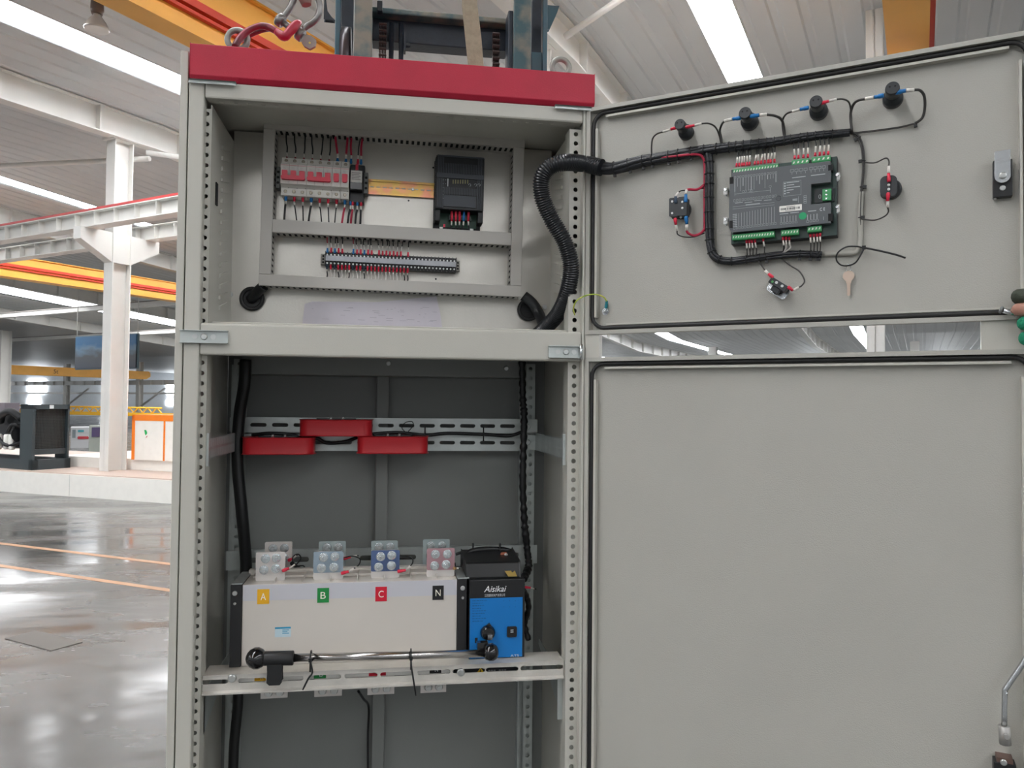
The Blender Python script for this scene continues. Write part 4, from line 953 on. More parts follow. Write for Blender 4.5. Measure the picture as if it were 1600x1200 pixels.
lug2('thick red wire with blue lug on top of the contact block, right', G3, LUGB, (1071.5, 316), (1071.5, 304), (1073, 297), [(1077, 296, .01), (1090, 296, .004), (1101, 288, -.004)], .0026, .016, WIRER, .0038)
lug2('black wire with red lug under the contact block, left', G3, LUGR, (1055, 341), (1056, 351), (1058, 361), [(1059, 366, .01), (1068, 370, .006), (1085, 370, 0), (1101, 364, -.004)], .0012, .016, WIREB, .0034)
lug2('thick red wire with blue lug under the contact block, right', G3, LUGB, (1072, 338), (1073, 350), (1073, 360), [(1075, 364, .01), (1084, 368, .004), (1094, 365, 0), (1101, 358, -.004)], .0026, .016, WIRER, .0038)
# key switch
q = D3(1217, 452, SO); t = thing('key_switch', q, 'key switch with bright ring and black contact block under the controller', 'switch')
KF_ = Fr(q, DF.u*math.cos(.62)-Z*math.sin(.62), DF.v, Z*math.cos(.62)+DF.u*math.sin(.62))
m = MB(); m.prism(KF_, rr(-.019, .019, -.012, .009, .005, 4), .0, .004); m.build('mounting_plate', STEEL, t, .0008)
MB().lathe(q+DF.v*.004, DF.v, [(0, .012), (.006, .0115), (.006, .0095), (.016, .009)], 24).build('lock_ring', BLKG, t)
m = MB(); m.box(KF_, -.0175, .0175, .014, .034, -.0005, .0115); m.box(KF_, -.007, .008, .014, .03, -.01, 0); m.build('contact_body', LAMP, t, .0008)
m = MB()
for x_ in (-.004, .008): m.lathe(KF_.p(x_, .034, .0065), DF.v, [(0, .0026), (.001, .0026), (.001, .0014)], 12)
m.build('screw', SCRW, t)
m = MB(); m.lathe(KF_.p(-.011, .034, .004), DF.v, [(0, .0022), (.0006, .0022)], 10); m.build('green_mark', LUGP, t)
G4 = 'wires to the key switch'
lug2('short dark wire with red lug at the left of the key switch', G4, LUGR, (1208, 434), (1201, 428), (1196, 423), [(1193, 419, .01), (1188, 412, 0), (1184, 406, -.006)], .0014, .014)
lug2('curved dark wire with red lug at the right of the key switch', G4, LUGR, (1231, 448), (1239, 454), (1248, 449), [(1253, 446, .01), (1257, 438, .006), (1249, 424, .0), (1235, 415, -.006), (1221, 404, -.008)], .0014, .014)
# key on a cable tie loop
t = thing('key', D3(1325, 440, -.012), 'small bright key hanging on a black cable-tie loop', 'key')
KM = mat('nickel_key', (196, 176, 160), .3, .8)
fr = Fr(D3(1326, 431, -.012), DF.u, DF.v, Z)
c_ = circ(0, 0, .0098, 20); m = MB(); m.prism(fr, [(x_*.95, z_*(.85 if z_ > 0 else 1)) for x_, z_ in c_], 0, .0024); m.prism(fr, [(-.0042, -.0085), (.0042, -.0085), (.0034, -.0135), (-.0034, -.0135)], 0, .0026)
m.build('bow', KM, t, .0004)
m = MB(); m.prism(fr, [(-.0028, -.0125), (.0028, -.0125), (.0028, -.034), (.001, -.0362), (-.0016, -.0355), (-.0028, -.032), (-.002, -.029), (-.0028, -.026), (-.002, -.023), (-.0028, -.020)], .0002, .002); m.build('blade', KM, t)
m = MB(); rc = D3(1325.5, 420, -.011); m.tube([rc+DF.u*math.cos(x_)*.0038+Z*math.sin(x_)*.0085 for x_ in [2*math.pi*i/18 for i in range(18)]], .0006, 6, True); m.build('key_ring', STEEL, t)
m = MB(); m.tube(smooth(path([(1347, 387, -.006), (1338, 385, .002), (1322, 386, .004), (1309, 395, .004), (1307, 406, .002), (1314, 414, .0), (1325, 415, -.002), (1337, 410, -.004), (1345, 398, -.004), (1350, 388, -.006)]), 6), .0014, 6)
m.tube(smooth(path([(1350, 387, -.004), (1375, 392, .0), (1400, 398, .004), (1415, 403, .006)]), 4), [.0018]*10+[.0017]*3, 6); f = Fr(D3(1350, 387, -.006), DF.u, DF.v, Z); m.box(f, -.003, .003, -.003, .003, -.0032, .0032)
tag(m.build('cable_tie', BLK), 'long black cable tie looped round the grey sleeve, tail pointing right', 'cable tie')
# earth stud and wire
q = D3(946, 487, SO); t = thing('earth_stud', q, 'bright earth bolt and nut at the lower left of the upper door', 'bolt')
m = MB(); m.lathe(q, DF.v, [(0, .0072), (.0015, .0072)], 20); m.lathe(q+DF.v*.0015, DF.v, [(0, .0052), (.005, .0052)], 6); m.lathe(q+DF.v*.006, DF.v, [(0, .003), (.006, .003), (.007, .0024)], 12); m.build('nut', STEEL, t)
YG = mat('yellow_green_insulation', (206, 204, 84), .4, 0, 0, 1, .3, 60, 0, (150, 180, 60))
wire([D3(948, 471, -.01), D3(943, 464, .0), D3(930, 460, .01), D3(915, 462, .015), F(901, 470, -.02), F(896, 482, -.005), F(898, 492, .01)], .0015, YG, 'yellow-green earth wire arching from the cabinet frame to the door bolt', None, None, [(D3(947, 482, -.013), D3(948, 470, -.011), .0034, mat('teal_lug', (20, 124, 136), .4))])
# ------------------------------------------------------------------ controller module
u0c, w1c = D(1143.5, 268, .0); u1c, _ = D(1308.5, 250, .0); _, w0c = D(1142.5, 383, 0)
u0c = (D(1143.5, 300, 0)[0]+D(1142.5, 380, 0)[0])/2; w0c = (D(1142.5, 383.5, 0)[1]+D(1308, 368.5, 0)[1])/2; w1c = (D(1143, 262.5, 0)[1]+D(1308, 245, 0)[1])/2-.002
t = thing('genset_controller', DF.p((u0c+u1c)/2, SO, w0c), 'grey controller module with green terminal strips on the upper door', 'controller')
CG = mat('controller_grey', (84, 88, 91), .45, 0, .1, 400); PCB = mat('controller_green_board', (34, 58, 52), .4); TG = mat('green_terminal_plastic', (62, 150, 92), .4)
m = MB(); m.box(DF, u0c, u1c, SO, .004, w0c, w1c); base = m.build('rear_frame', mat('controller_dark', (38, 42, 44), .5), t, .001)
m = MB(); m.box(DF, u0c+.001, u1c-.001, .004, .0055, w0c+.001, w1c-.001); m.build('circuit_board', PCB, t)
gu0, gw1 = D(1144.5, 272, .02); gu1 = D(1298, 250, .02)[0]; gw0 = (D(1143, 362, .02)[1]+D(1295, 349.5, .02)[1])/2; gw1 = (gw1+D(1298, 249.5, .02)[1])/2
cu0, cw1 = D(1266.5, 289, .02); cu1 = D(1307, 285, .02)[0]; cw0 = (D(1267, 319.5, .02)[1]+D(1306, 315, .02)[1])/2; cw1 = (cw1+D(1306, 283, .02)[1])/2
e = .0055
m = MB()
m.prism(DF, [(gu0, gw1), (gu0, gw1-.012), (gu0-.0045, gw1-.02), (gu0-.006, gw0+.012), (gu0-.001, gw0), (cu0, gw0), (cu0, gw1)], .0055, .02)
m.box(DF, cu0, gu1, .0055, .02, gw0, cw0); m.box(DF, cu0, gu1, .0055, .02, cw1, gw1)
m.build('front_cover', CG, t, .0008)
m = MB(); m.box(DF, cu0+.006, cu1-.004, .0055, .009, cw0+.004, cw1-.008); m.build('port_board', mat('port_dark', (40, 46, 48), .5), t)
for q_ in ((1294, 258, 1301, 266), (1294, 334, 1301, 345), (1140, 277, 1146, 287), (1140, 345, 1145, 356)):
    a = D(q_[0], q_[1], .02); b = D(q_[2], q_[3], .02); MB().box(DF, a[0], b[0], .0056, .0203, b[1], a[1]).build('cover_notch', DARKH, t)
m = MB(); a = D(1281, 307, .01); m.tube([DF.p(a[0]+.0018*math.cos(x_), .0095, a[1]+.0036*math.sin(x_)) for x_ in [2*math.pi*i/14 for i in range(14)]], .0004, 5, True); m.build('usb_port', PALE, t)
# green connectors
def conn(pxa, pxb, pyc, n, top, nm=None, v1=.016):
    a = D(pxa, pyc[0], v1)[0]; b = D(pxb, pyc[1], v1)[0]; c = (D(pxa, pyc[0], v1)[1]+D(pxb, pyc[1], v1)[1])/2; h = .0047
    m = MB(); m.prism_u(DF, [(.0055, c-h-.001), (v1-.001, c-h-.001), (v1, c-h+.001), (v1, c+h-.001), (v1-.001, c+h), (.0055, c+h)], a, b); k = m.build('terminal_plug', TG, t)
    m = MB(); s = (b-a)/n
    for i in range(n): m.prism(DF, [(a+(i+.25)*s, c-.0022), (a+(i+.6)*s, c-.0018), (a+(i+.8)*s, c+.0014), (a+(i+.45)*s, c+.0018)], v1, v1+.0003)
    m.build('screw_heads', mat('tin_screw', (214, 216, 206), .35, .3), k)
    return a, b, c
conn(1145, 1216, (268, 259), 16, True); conn(1237, 1264, (255, 250.5), 4, True); conn(1268.5, 1297.5, (250, 246), 4, True)
conn(1144, 1210, (372, 363.5), 16, False); conn(1220.5, 1248, (364.5, 360.5), 6, False); conn(1261.5, 1283.5, (358.5, 355.5), 4, False)
m = MB(); a = D(1285, 296, .016); b = D(1299, 312, .016); m.box(DF, a[0], b[0], .0055, .016, b[1], a[1]); k = m.build('terminal_plug', TG, t)
m = MB()
for i in range(3): m.lathe(DF.p((a[0]+b[0])/2-.001, .016, a[1]-(i+.5)*(a[1]-b[1])/3), DF.v, [(0, .0017), (.0004, .0017)], 10)
m.build('screw_heads', STEEL, k)
# mounting clips
for px, py in ((1133.5, 298), (1133.5, 344.5), (1308.5, 275), (1308.5, 325)):
    a = D(px, py, .006); m = MB(); f = DF; s = -1 if px < 1200 else 1
    m.box(f, a[0]-.0042, a[0]+.0036, .002, .005, a[1]-.0065, a[1]+.0065); m.box(f, a[0]-.0042, a[0]+.0036, SO, .002, a[1]+.004, a[1]+.0065)
    k = m.build('mounting_clip', WPL if 0 else mat('white_clip', (222, 222, 220), .35), t, .0005)
    m = MB(); screw(m, DF.p(a[0]-.0005, .005, a[1]+.002), DF.v, .003, .0022); m.tube([DF.p(a[0], -.01, a[1]-.006), DF.p(a[0], .004, a[1]-.0075)], .0015, 8); m.build('clip_screw', STEEL, k)
# printing on the cover
FV = .0202
INK = mat('controller_print', (172, 176, 178), .6)
m = MB()
def C(zx, zy): return D(1120+zx/6.667, 220+zy/6.667, FV)
def rect(zx0, zy0, zx1, zy1, lw=.00035):
    a = C(zx0, zy0); b = C(zx1, zy1); x0, x1 = a[0], b[0]; z1, z0 = a[1], b[1]
    m.box(DF, x0, x1, .02, FV, z1-lw, z1); m.box(DF, x0, x1, .02, FV, z0, z0+lw); m.box(DF, x0, x0+lw, .02, FV, z0, z1); m.box(DF, x1-lw, x1, .02, FV, z0, z1)
def hline(zx0, zx1, zy, w_=.0004):
    a = C(zx0, zy); b = C(zx1, zy); m.box(DF, a[0], b[0], .02, FV, a[1]-w_/2, a[1]+w_/2)
def vline(zx, zy0, zy1, w_=.0004):
    a = C(zx, zy0); b = C(zx, zy1); m.box(DF, a[0]-w_/2, a[0]+w_/2, .02, FV, b[1], a[1])
sl_ = lambda zx, zy: zy-(zx-180)*.118      # prints follow the level lines of the module
random.seed(5)
for i in range(16):
    x_ = 180+i*28.5; rect(x_, sl_(x_, 372), x_+18, sl_(x_, 392)); rect(x_-5, sl_(x_, 612), x_+13, sl_(x_, 636)); rect(x_-8, sl_(x_, 900), x_+12, sl_(x_, 922))
    vline(x_+8, sl_(x_, 396), sl_(x_, 420+random.choice((20, 60, 110))), .0005 if i % 3 else .0012)
    if i < 15: vline(x_+20, sl_(x_, 760-i*2), sl_(x_, 895), .0006)
for i in range(4):
    hline(190+i*100, 270+i*100, sl_(230+i*100, 655+(i % 2)*8), .0011)
hline(185, 560, sl_(370, 578)); hline(165, 600, sl_(380, 712)); hline(165, 600, sl_(380, 735)); hline(300, 450, sl_(370, 690), .0014); vline(188, 400, 575); vline(556, 490, 540)
for i in range(8): x_ = 160+i*5; hline(165, 210, sl_(190, 770+i*18), .001)
for (x_, y_) in ((276, 528), (300, 524), (556, 476), (345, 518), (362, 518)): 
    a = C(x_, y_); m.tube([DF.p(a[0]+.0021*math.cos(s), .0201, a[1]+.0021*math.sin(s)) for s in [2*math.pi*i/12 for i in range(12)]], .0002, 4, True)
for i in range(4):
    x_ = 765+i*47; rect(x_, 300-i*5, x_+36, 324-i*5); vline(x_+18, 328-i*5, 352-i*5); x_ = 965+i*44; rect(x_, 276-i*5, x_+34, 300-i*5); vline(x_+16, 304-i*5, 330-i*5)
hline(785, 925, 386, .0014); hline(980, 1130, 362, .0014)
rect(692, 430, 878, 560)
for i in range(5):
    y_ = 446+i*26; hline(700, 718, y_, .0026); hline(726, (860, 806, 866, 800, 758)[i], y_-8, .0014)
for i in range(4): rect(905, 570+i*21, 935, 586+i*21)
hline(790, 840, 610, .0012); hline(790, 840, 622, .0012); vline(850, 580, 645)
for i in range(6): x_ = 660+i*31; rect(x_, 850-i*3, x_+22, 870-i*3); vline(x_+10, 790-i*3, 846-i*3, .0008)
for i in range(4): x_ = 935+i*33; rect(x_, 828-i*4, x_+24, 850-i*4); vline(x_+10, 770-i*4, 824-i*4, .001)
hline(655, 745, 765, .0014); hline(765, 855, 752, .0014); hline(950, 1035, 735, .0014); vline(1110, 790, 825, .0006)
m.build('printed_diagram', INK, t)
a = C(1100, 712); text('ce_mark', 'C E', DF, a[0], .02, a[1], .0055, PALE, t, .0085)
a = C(768, 702); m = MB(); m.prism(DF, rr(a[0]-.0193, a[0]+.0193, a[1]-.0055, a[1]+.0055, .0012, 3), .02, .0204); k = m.build('serial_label', WHT, t)
m = MB(); x_ = a[0]-.017
random.seed(9)
while x_ < a[0]+.016: w_ = random.choice((.0004, .0008, .0012)); m.box(DF, x_, x_+w_, .0204, .0205, a[1]-.0024, a[1]+.0014); x_ += w_+random.choice((.0004, .0008))
m.box(DF, a[0]-.007, a[0]+.008, .0204, .0205, a[1]+.0026, a[1]+.0034); m.box(DF, a[0]-.009, a[0]+.008, .0204, .0205, a[1]-.0042, a[1]-.0035); m.build('bar_print', mat('black_ink', (30, 30, 32), .6), k)
a = C(895, 782); m = MB(); m.lathe(DF.p(a[0], .02, a[1]), DF.v, [(0, .0066), (.0004, .0066)], 24); m.build('green_sticker', mat('green_dot', (14, 154, 98), .4), t)
m = MB(); a = C(645, 595); m.tube([DF.p(a[0]+.0042*math.cos(x_), .0203, a[1]+.0042*math.sin(x_)) for x_ in [2*math.pi*i/18 for i in range(18)]], .0008, 6, True); m.build('moulding_mark', CG, t)
# controller wires
def cw(zx, zy, top, grp, label, lean, wend, col=LUGR, wm=WIREB, r=.0011):
    px, py = 1120+zx/6.667, 220+zy/6.667; s = 1 if top else -1; o = .006
    p0 = D3(px, py, o); L1 = 5.5; L2 = 10 if top else 8
    p1 = D3(px+lean*.2, py-s*L1, o); p2 = D3(px+lean, py-s*(L1+L2), o)
    mid = D3(px+lean*1.3, py-s*(L1+L2+4), o-.003); e_ = D3(wend[0], wend[1], -.004)
    wire([p2+(p1-p2)*.1, mid, e_], r, wm, label, grp, [(p1, p2, .0016)], [(p0, p1, .0022, col)])
xs_ = [205, 232, 262, 285, 315, 340, 395, 430, 460, 500, 535, 560, 600]
for i, zx in enumerate(xs_):
    zy = 272-(zx-205)*.115; px = 1120+zx/6.667
    cw(zx, zy, True, 'wires above the left controller strip', 'black wire with white sleeve above the left controller strip, %s from the left' % ORD[i], random.choice((.5, 1.5, 2.5)), (px+2, 232-(zx-205)*.012))
for i, zx in enumerate((812, 850, 902, 948)):
    cw(zx, 190-(zx-812)*.1, True, 'wires above the middle controller strip', 'black wire with white sleeve above the middle controller strip, %s from the left' % ORD[i], (-1, 0, .5, .5)[i], (1120+zx/6.667-(2 if i == 0 else 0), 219-i))
for i, zx in enumerate((1025, 1072, 1115, 1160)):
    cw(zx, 160-(zx-1025)*.1, True, 'wires above the right controller strip', 'black wire with white sleeve above the right controller strip, %s from the left' % ORD[i], 1, (1120+zx/6.667-1, 214-i))
for i, (zx, zy) in enumerate(((310, 1032), (337, 1030), (365, 1028), (398, 1025), (482, 1012))):
    px = 1120+zx/6.667; cw(zx, zy, False, 'wires under the left controller strip', 'dark wire with red ferrule under the left controller strip, %s from the left' % ORD[i], (.5, 1, 1.5, 2, 2)[i], (px+1.5, 402), WIREK and LUGR, WIREK)
for i, (zx, wm_) in enumerate(((690, WIREB), (722, WIREW), (755, WIREW))):
    px = 1120+zx/6.667; cw(zx, 1000, False, 'wires under the middle controller strip', '%s wire with red ferrule under the middle controller strip, %s from the left' % ('black' if i == 0 else 'pale', ORD[i]), (1, 0, 1)[i], (px-(0, 6, 10)[i], 396), LUGR, wm_, .0015)
for i, zx in enumerate((975, 1010, 1045, 1075)):
    px = 1120+zx/6.667; cw(zx, 972-(zx-975)*.1, False, 'wires under the right controller strip', 'dark wire with red ferrule under the right controller strip, %s from the left' % ORD[i], .5, (px, 397), LUGR, WIREK)
# ================================================================== TRANSFER SWITCH (lower compartment)
AY = .075
def A3(px, py, y=AY): return F(px, py, y)
ax0 = A3(378, 960).x; ax1 = A3(714, 960).x; az1 = (A3(378, 914).z+A3(714, 905).z)/2; az0 = 1.0192
t = thing('transfer_switch', V((ax0, AY, az0)), 'wide white four-pole transfer switch with blue control front on the lower rail', 'transfer switch')
IV = mat('ivory_switch_housing', (202, 196, 188), .4, 0, 0, 1, .03, 6); FILM = mat('lilac_protective_film', (192, 192, 198), .3, 0, .2, 30)
AF = Fr((0, 0, 0), X, -Y, Z)
body = MB().box(AF, ax0, ax1, -.185, -AY, az0, az1).box(AF, ax0+.002, ax1-.002, -.30, -.1852, az0, az1-.045).build('housing', IV, t, .0015)
m = MB(); m.box(AF, ax0+.001, ax1-.001, -AY, -AY+.0006, az1-.0325, az1-.0008); m.build('label_film', FILM, body)
m = MB()
for a, b in ((ax0+.002, A3(400, 900, .12).x),):
    pass
m.box(AF, ax0-.004, ax1+.002, -.184, -.165, az1, az1+.010); m.box(AF, ax0+.01, ax1-.01, -.165, -.13, az1, az1+.005)
for i in range(7): m.box(AF, ax0+.06+i*.055, ax0+.062+i*.055, -.165, -.085, az1, az1+.007)
m.build('terminal_barrier', IV, t, .001)
BLP = mat('black_side_plate', (28, 28, 30), .45)
lx = A3(360, 960).x; rx = A3(729, 960).x
MB().box(AF, lx, ax0-.0005, -.20, -AY+.004, az0, az1+.001).build('end_plate', BLP, t, .001)
MB().box(AF, ax1+.0005, rx, -.20, -AY+.004, az0, az1+.001).build('end_plate', BLP, t, .001)
m = MB(); m.box(AF, lx+.002, ax0, -.18, -AY+.003, az1+.0015, az1+.0035); m.build('top_tab', ZINC, t); m = MB(); m.box(AF, ax1, rx+.004, -.18, -AY+.003, az1+.0015, az1+.0035); m.build('top_tab', ZINC, t)
m = MB()
for px, py, r in ((367, 927, .005), (367, 943, .0028), (723, 919, .005), (723, 934, .0028)): m = MB(); screw(m, A3(px, py, AY-.004), -Y, r, .003); m.build('plate_screw', SCRW, t)
# phase plates A B C N
for px, py, s, col, tc_ in ((411.5, 932, 'A', (226, 170, 28), (240, 236, 220)), (505, 930, 'B', (26, 132, 62), (236, 240, 236)), (595.5, 928, 'C', (204, 20, 48), (240, 232, 232)), (684.5, 926, 'N', (20, 20, 22), (236, 236, 236))):
    q = A3(px, py); m = MB(); m.box(AF, q.x-.0117, q.x+.0117, -AY+.0006, -AY+.0012, q.z-.0148, q.z+.0148)
    k = m.build('phase_label', mat('phase_'+{'A': 'yellow', 'B': 'green', 'C': 'red', 'N': 'black'}[s], col, .45), t)
    text('letter', s, AF, q.x, -AY+.0013, q.z, .0135, mat('letter_white', tc_, .5), k, .0105)
# small sticker (blue header)
q = A3(442, 987); m = MB(); m.box(AF, q.x-.0155, q.x+.0155, -AY, -AY+.0004, q.z-.0105, q.z+.0095); k = m.build('sticker', mat('pale_sticker', (186, 208, 216), .4), body)
m = MB(); m.box(AF, q.x-.0155, q.x+.0155, -AY+.0004, -AY+.0006, q.z+.006, q.z+.0095)
for i in range(3): m.box(AF, q.x-.001, q.x+.012-(i % 2)*.003, -AY+.0004, -AY+.0006, q.z+.0025-i*.0032, q.z+.004-i*.0032)
m.build('sticker_print', mat('sticker_blue', (30, 140, 180), .4), k)
# busbars with four bolts each
BOLT = mat('polished_zinc_bolt', (214, 220, 222), .25, .75, .1, 150)
def bolt(p, par):
    m = MB(); m.lathe(p, -Y, [(0, .0095), (.0009, .0095), (.0013, .0089)], 24); m.lathe(p-Y*.0013, -Y, [(0, .0078), (.0012, .0078), (.0012, .0070)], 20)
    m.lathe(p-Y*.0025, -Y, [(0, .0074), (.0045, .0074), (.0055, .0062)], 6); m.lathe(p-Y*.008, -Y, [(0, .004), (.004, .004), (.005, .0033)], 14); m.build('bolt', BOLT, par)
BUSM = [mat('protective_film_grey', (206, 200, 196), .3, .1, .1, 80), mat('protective_film_bluegrey', (150, 166, 178), .22, .2, .1, 80), mat('protective_film_blue', (86, 104, 142), .22, .2, .1, 80), mat('protective_film_rose', (178, 140, 146), .22, .2, .1, 80)]
FB = [((400, 863), (445, 907), 0), ((490, 862), (536, 905), 1), ((580, 860), (624, 903), 2), ((667, 857), (710, 900), 3)]
RB = [((414, 847), (456, 880), 0), ((498, 846), (540, 880), 1), ((580, 845), (621, 880), 1), ((661, 843), (702, 880), 1)]
nm_ = ('A', 'B', 'C', 'N')
for i, ((xa, ya), (xb, yb), mi) in enumerate(FB):
    y = .105; a = F(xa, ya, y); b = F(xb, yb, y); m = MB(); 
    m.prism(AF, rr(a.x, b.x, az1-.0, a.z, .003, 3), -y-.004, -y); k = m.build('busbar', [STEEL, SLV][0] and mat('tin_plated_bar', (208, 204, 200), .35, .3), t)
    m = MB(); m.prism(AF, rr(a.x, b.x, az1+.014, a.z, .003, 3), -y, -y+.0008); m.build('busbar_film', BUSM[mi], k)
    w_ = b.x-a.x; h = a.z-az1-.014
    for dx, dz in ((.32, .72), (.72, .74), (.28, .22), (.70, .24)):
        p = V((a.x+w_*dx+random.uniform(-.001, .001), y-.0008, az1+.014+h*dz+random.uniform(-.001, .001)))
        bolt(p, k)
for i, ((xa, ya), (xb, yb), mi) in enumerate(RB):
    y = .215; a = F(xa, ya, y); b = F(xb, yb, y); m = MB(); m.prism(AF, rr(a.x, b.x, az1-.045, a.z, .003, 3), -y-.004, -y); k = m.build('busbar', BUSM[0] if i == 0 else mat('protective_film_steel', (160, 172, 172), .25, .2, .1, 80), t)
    w_ = b.x-a.x
    for dx, dz in ((.3, -.014), (.72, -.014), (.28, -.036), (.72, -.036)):
        p = V((a.x+w_*dx, y-.0002, a.z+dz)); bolt(p, k)
for i, (xa, xb, yb) in enumerate(((407, 449, 1092), (491, 534, 1089), (574, 616, 1086), (657, 697, 1083))):
    y = .105; a = F(xa, yb, y); b = F(xb, yb, y); m = MB(); m.box(AF, a.x, b.x, -y-.004, -y, a.z, az0); k = m.build('lower_busbar', BUSM[0], t)
    for dx in (.3, .72):
        m = MB(); m.lathe(V((a.x+(b.x-a.x)*dx, y, a.z+.012)), -Y, [(0, .0085), (.0012, .0085), (.006, .0066), (.006, .004), (.009, .0036)], 14); m.build('bolt', SCRW, k)
# control box: black housing, blue front
bx0_ = F(733, 960, .06).x; bx1_ = F(820, 960, .06).x; bz1 = (F(735, 908, .06).z+F(818, 903, .06).z)/2; BY = .06
cb = MB().box(AF, bx0_, bx1_, -.22, -BY, az0, bz1).build('control_box', mat('control_box_black', (20, 21, 23), .4), t, .0015)
fz1 = (F(735, 935, BY).z+F(817, 933, BY).z)/2; fx1 = F(816, 980, BY).x; fx0 = F(734, 980, BY).x
BLUE = mat('blue_front_plate', (6, 114, 188), .4, 0, 0, 1, .04, 12)
fp = MB().box(AF, fx0, fx1, -BY, -BY+.0012, az0+.002, fz1).build('blue_front', BLUE, t)
q = F(774, 920, BY)
fr_ = Fr((q.x, BY, q.z), X, -Y, Z); fr_.w = V((.28, 0, 1)); text('brand_lettering', 'Aisikai', fr_, 0, .0004, 0, .0125, mat('letter_white2', (232, 234, 236), .5), cb, .044)
q = F(773, 930, BY); fr_ = Fr((q.x, BY, q.z), X, -Y, Z); text('company_lettering', '\u6c5f\u82cf\u7231\u65af\u51ef\u7535\u6c14\u6709\u9650\u516c\u53f8', fr_, 0, .0004, 0, .006, mat('letter_white3', (196, 200, 204), .5), cb, .043)
q = F(804, 1024, BY); fr_ = Fr((q.x, BY-.0013, q.z), X, -Y, Z); text('model_lettering', 'ATS', fr_, 0, .0004, 0, .0048, mat('letter_white3', (196, 200, 204), .5), fp, .018)
m = MB(); random.seed(4)
for i in range(9):
    q = F(738, 938.5+i*4, BY); L = (.031, .022, .025, .018, .028, .024, .014, .024, .02)[i]; x_ = q.x
    while x_ < q.x+L: w_ = random.choice((.0015, .003, .0045)); m.box(AF, x_, x_+w_, -BY+.0012, -BY+.0014, q.z-.0009, q.z+.0009); x_ += w_+.0012
for i in range(3):
    for j in range(2): q = F(787+i*9, 938.5+j*9.5, BY); m.box(AF, q.x-.0008, q.x+.0008, -BY+.0012, -BY+.0014, q.z-.0006, q.z+.0006)
m.build('faint_print', mat('dark_blue_print', (8, 84, 140), .5), fp)
q = F(762, 988, BY-.002); m = MB(); m.lathe(q, -Y, [(-.0008, .0155), (.004, .0155), (.006, .0135), (.014, .012)], 28); m.prism(Fr(q, X, -Y, Z), [(-.006, .013), (.008, .013), (.003, .0205)], 0, .004); k = m.build('selector_switch', BLKG, t)
m = MB(); m.box(Fr(q, X, -Y, Z), -.002, .0075, .014, .0185, -.0105, .0); m.build('key_insert', STEEL, k)
q = F(799.5, 986.5, BY-.0012); m = MB(); m.prism(Fr(q, X, -Y, Z), rr(-.0105, .0105, -.011, .011, .003, 4), 0, .004); k = m.build('push_switch', BLKG, t)
m = MB(); f = Fr(q, X, -Y, Z); m.box(f, -.003, .003, .004, .0042, .003, .0045); m.box(f, -.003, .003, .004, .0042, -.001, .0005); m.build('switch_print', PALE, k)
q = F(744, 1003, BY); m = MB(); m.box(Fr(q, X, -Y, Z), -.0028, .0028, .0012, .002, -.002, .009); m.build('handle_slot', DARKH, t)
# black wiring bundle and yellow lever on top of the control box
m = MB()
m.prism_u(AF, [(-.21, bz1), (-.075, bz1), (-.09, bz1+.03), (-.2, bz1+.038)], bx0_-.006, bx1_-.006); m.build('drive_cover', mat('black_drive_cover', (15, 16, 18), .4), t, .003)
m = MB(); q = F(797, 896, .071); m.prism(Fr(q, X, -Y, Z), [(-.012, .006), (.002, .006), (.004, .002), (.01, .006), (.015, -.006), (-.004, -.006)], 0, .002); m.build('brass_lever', mat('brass_yellow', (188, 160, 90), .35, .6), t)
# lower label plate seen through the rail slots
def lowq(px, py): return F(px, py, .044)
t2 = thing('label_plate', V((lowq(480, 1056).x, .05, 1.0)), 'white label plate with coloured marks seen through the slots of the support rail', 'plate')
m = MB(); m.box(CF, lowq(372, 1056).x, lowq(704, 1050).x, -.0475, -.046, .998, 1.0155); k0 = m.build('plate', WHT, t2)
for px, w_, c_, s in ((409, .014, 'phase_yellow', 'A'), (501.5, .014, 'phase_green', 'B'), (592, .02, 'phase_red', 'C'), (682, .014, 'phase_black', 'N')):
    q = lowq(px, 1054); m = MB(); m.box(CF, q.x-w_, q.x+w_*.7, -.046, -.0452, .999, 1.0145); m.build('colour_mark', MC[c_], t2); text('letter', s, CF, q.x, -.0451, 1.0062, .008, PALE, t2, .006)
m = MB(); m.box(CF, lowq(709, 1050).x, lowq(812, 1050).x, -.0475, -.046, .998, 1.0155); m.build('black_plate', BLK, t2)
q = lowq(751, 1049); m = MB(); m.prism(CF, [(q.x-.0085, q.z-.0045), (q.x+.0085, q.z-.0045), (q.x, q.z+.007)], -.046, -.0455); k = m.build('warning_triangle', mat('warning_yellow', (214, 178, 40), .5), t2)
m = MB(); m.box(CF, q.x-.0008, q.x+.0008, -.0455, -.0453, q.z-.0015, q.z+.0035); m.box(CF, q.x-.0008, q.x+.0008, -.0455, -.0453, q.z-.0038, q.z-.0024); m.build('exclamation_mark', BLK, k)
m = MB(); q = lowq(761, 1049)
for i in range(7):
    if i != 3: m.box(CF, q.x+.003+i*.0055, q.x+.007+i*.0055, -.046, -.0457, q.z-.002, q.z+.0018)
m.build('plate_print', mat('grey_ink', (128, 130, 130), .5), t2)
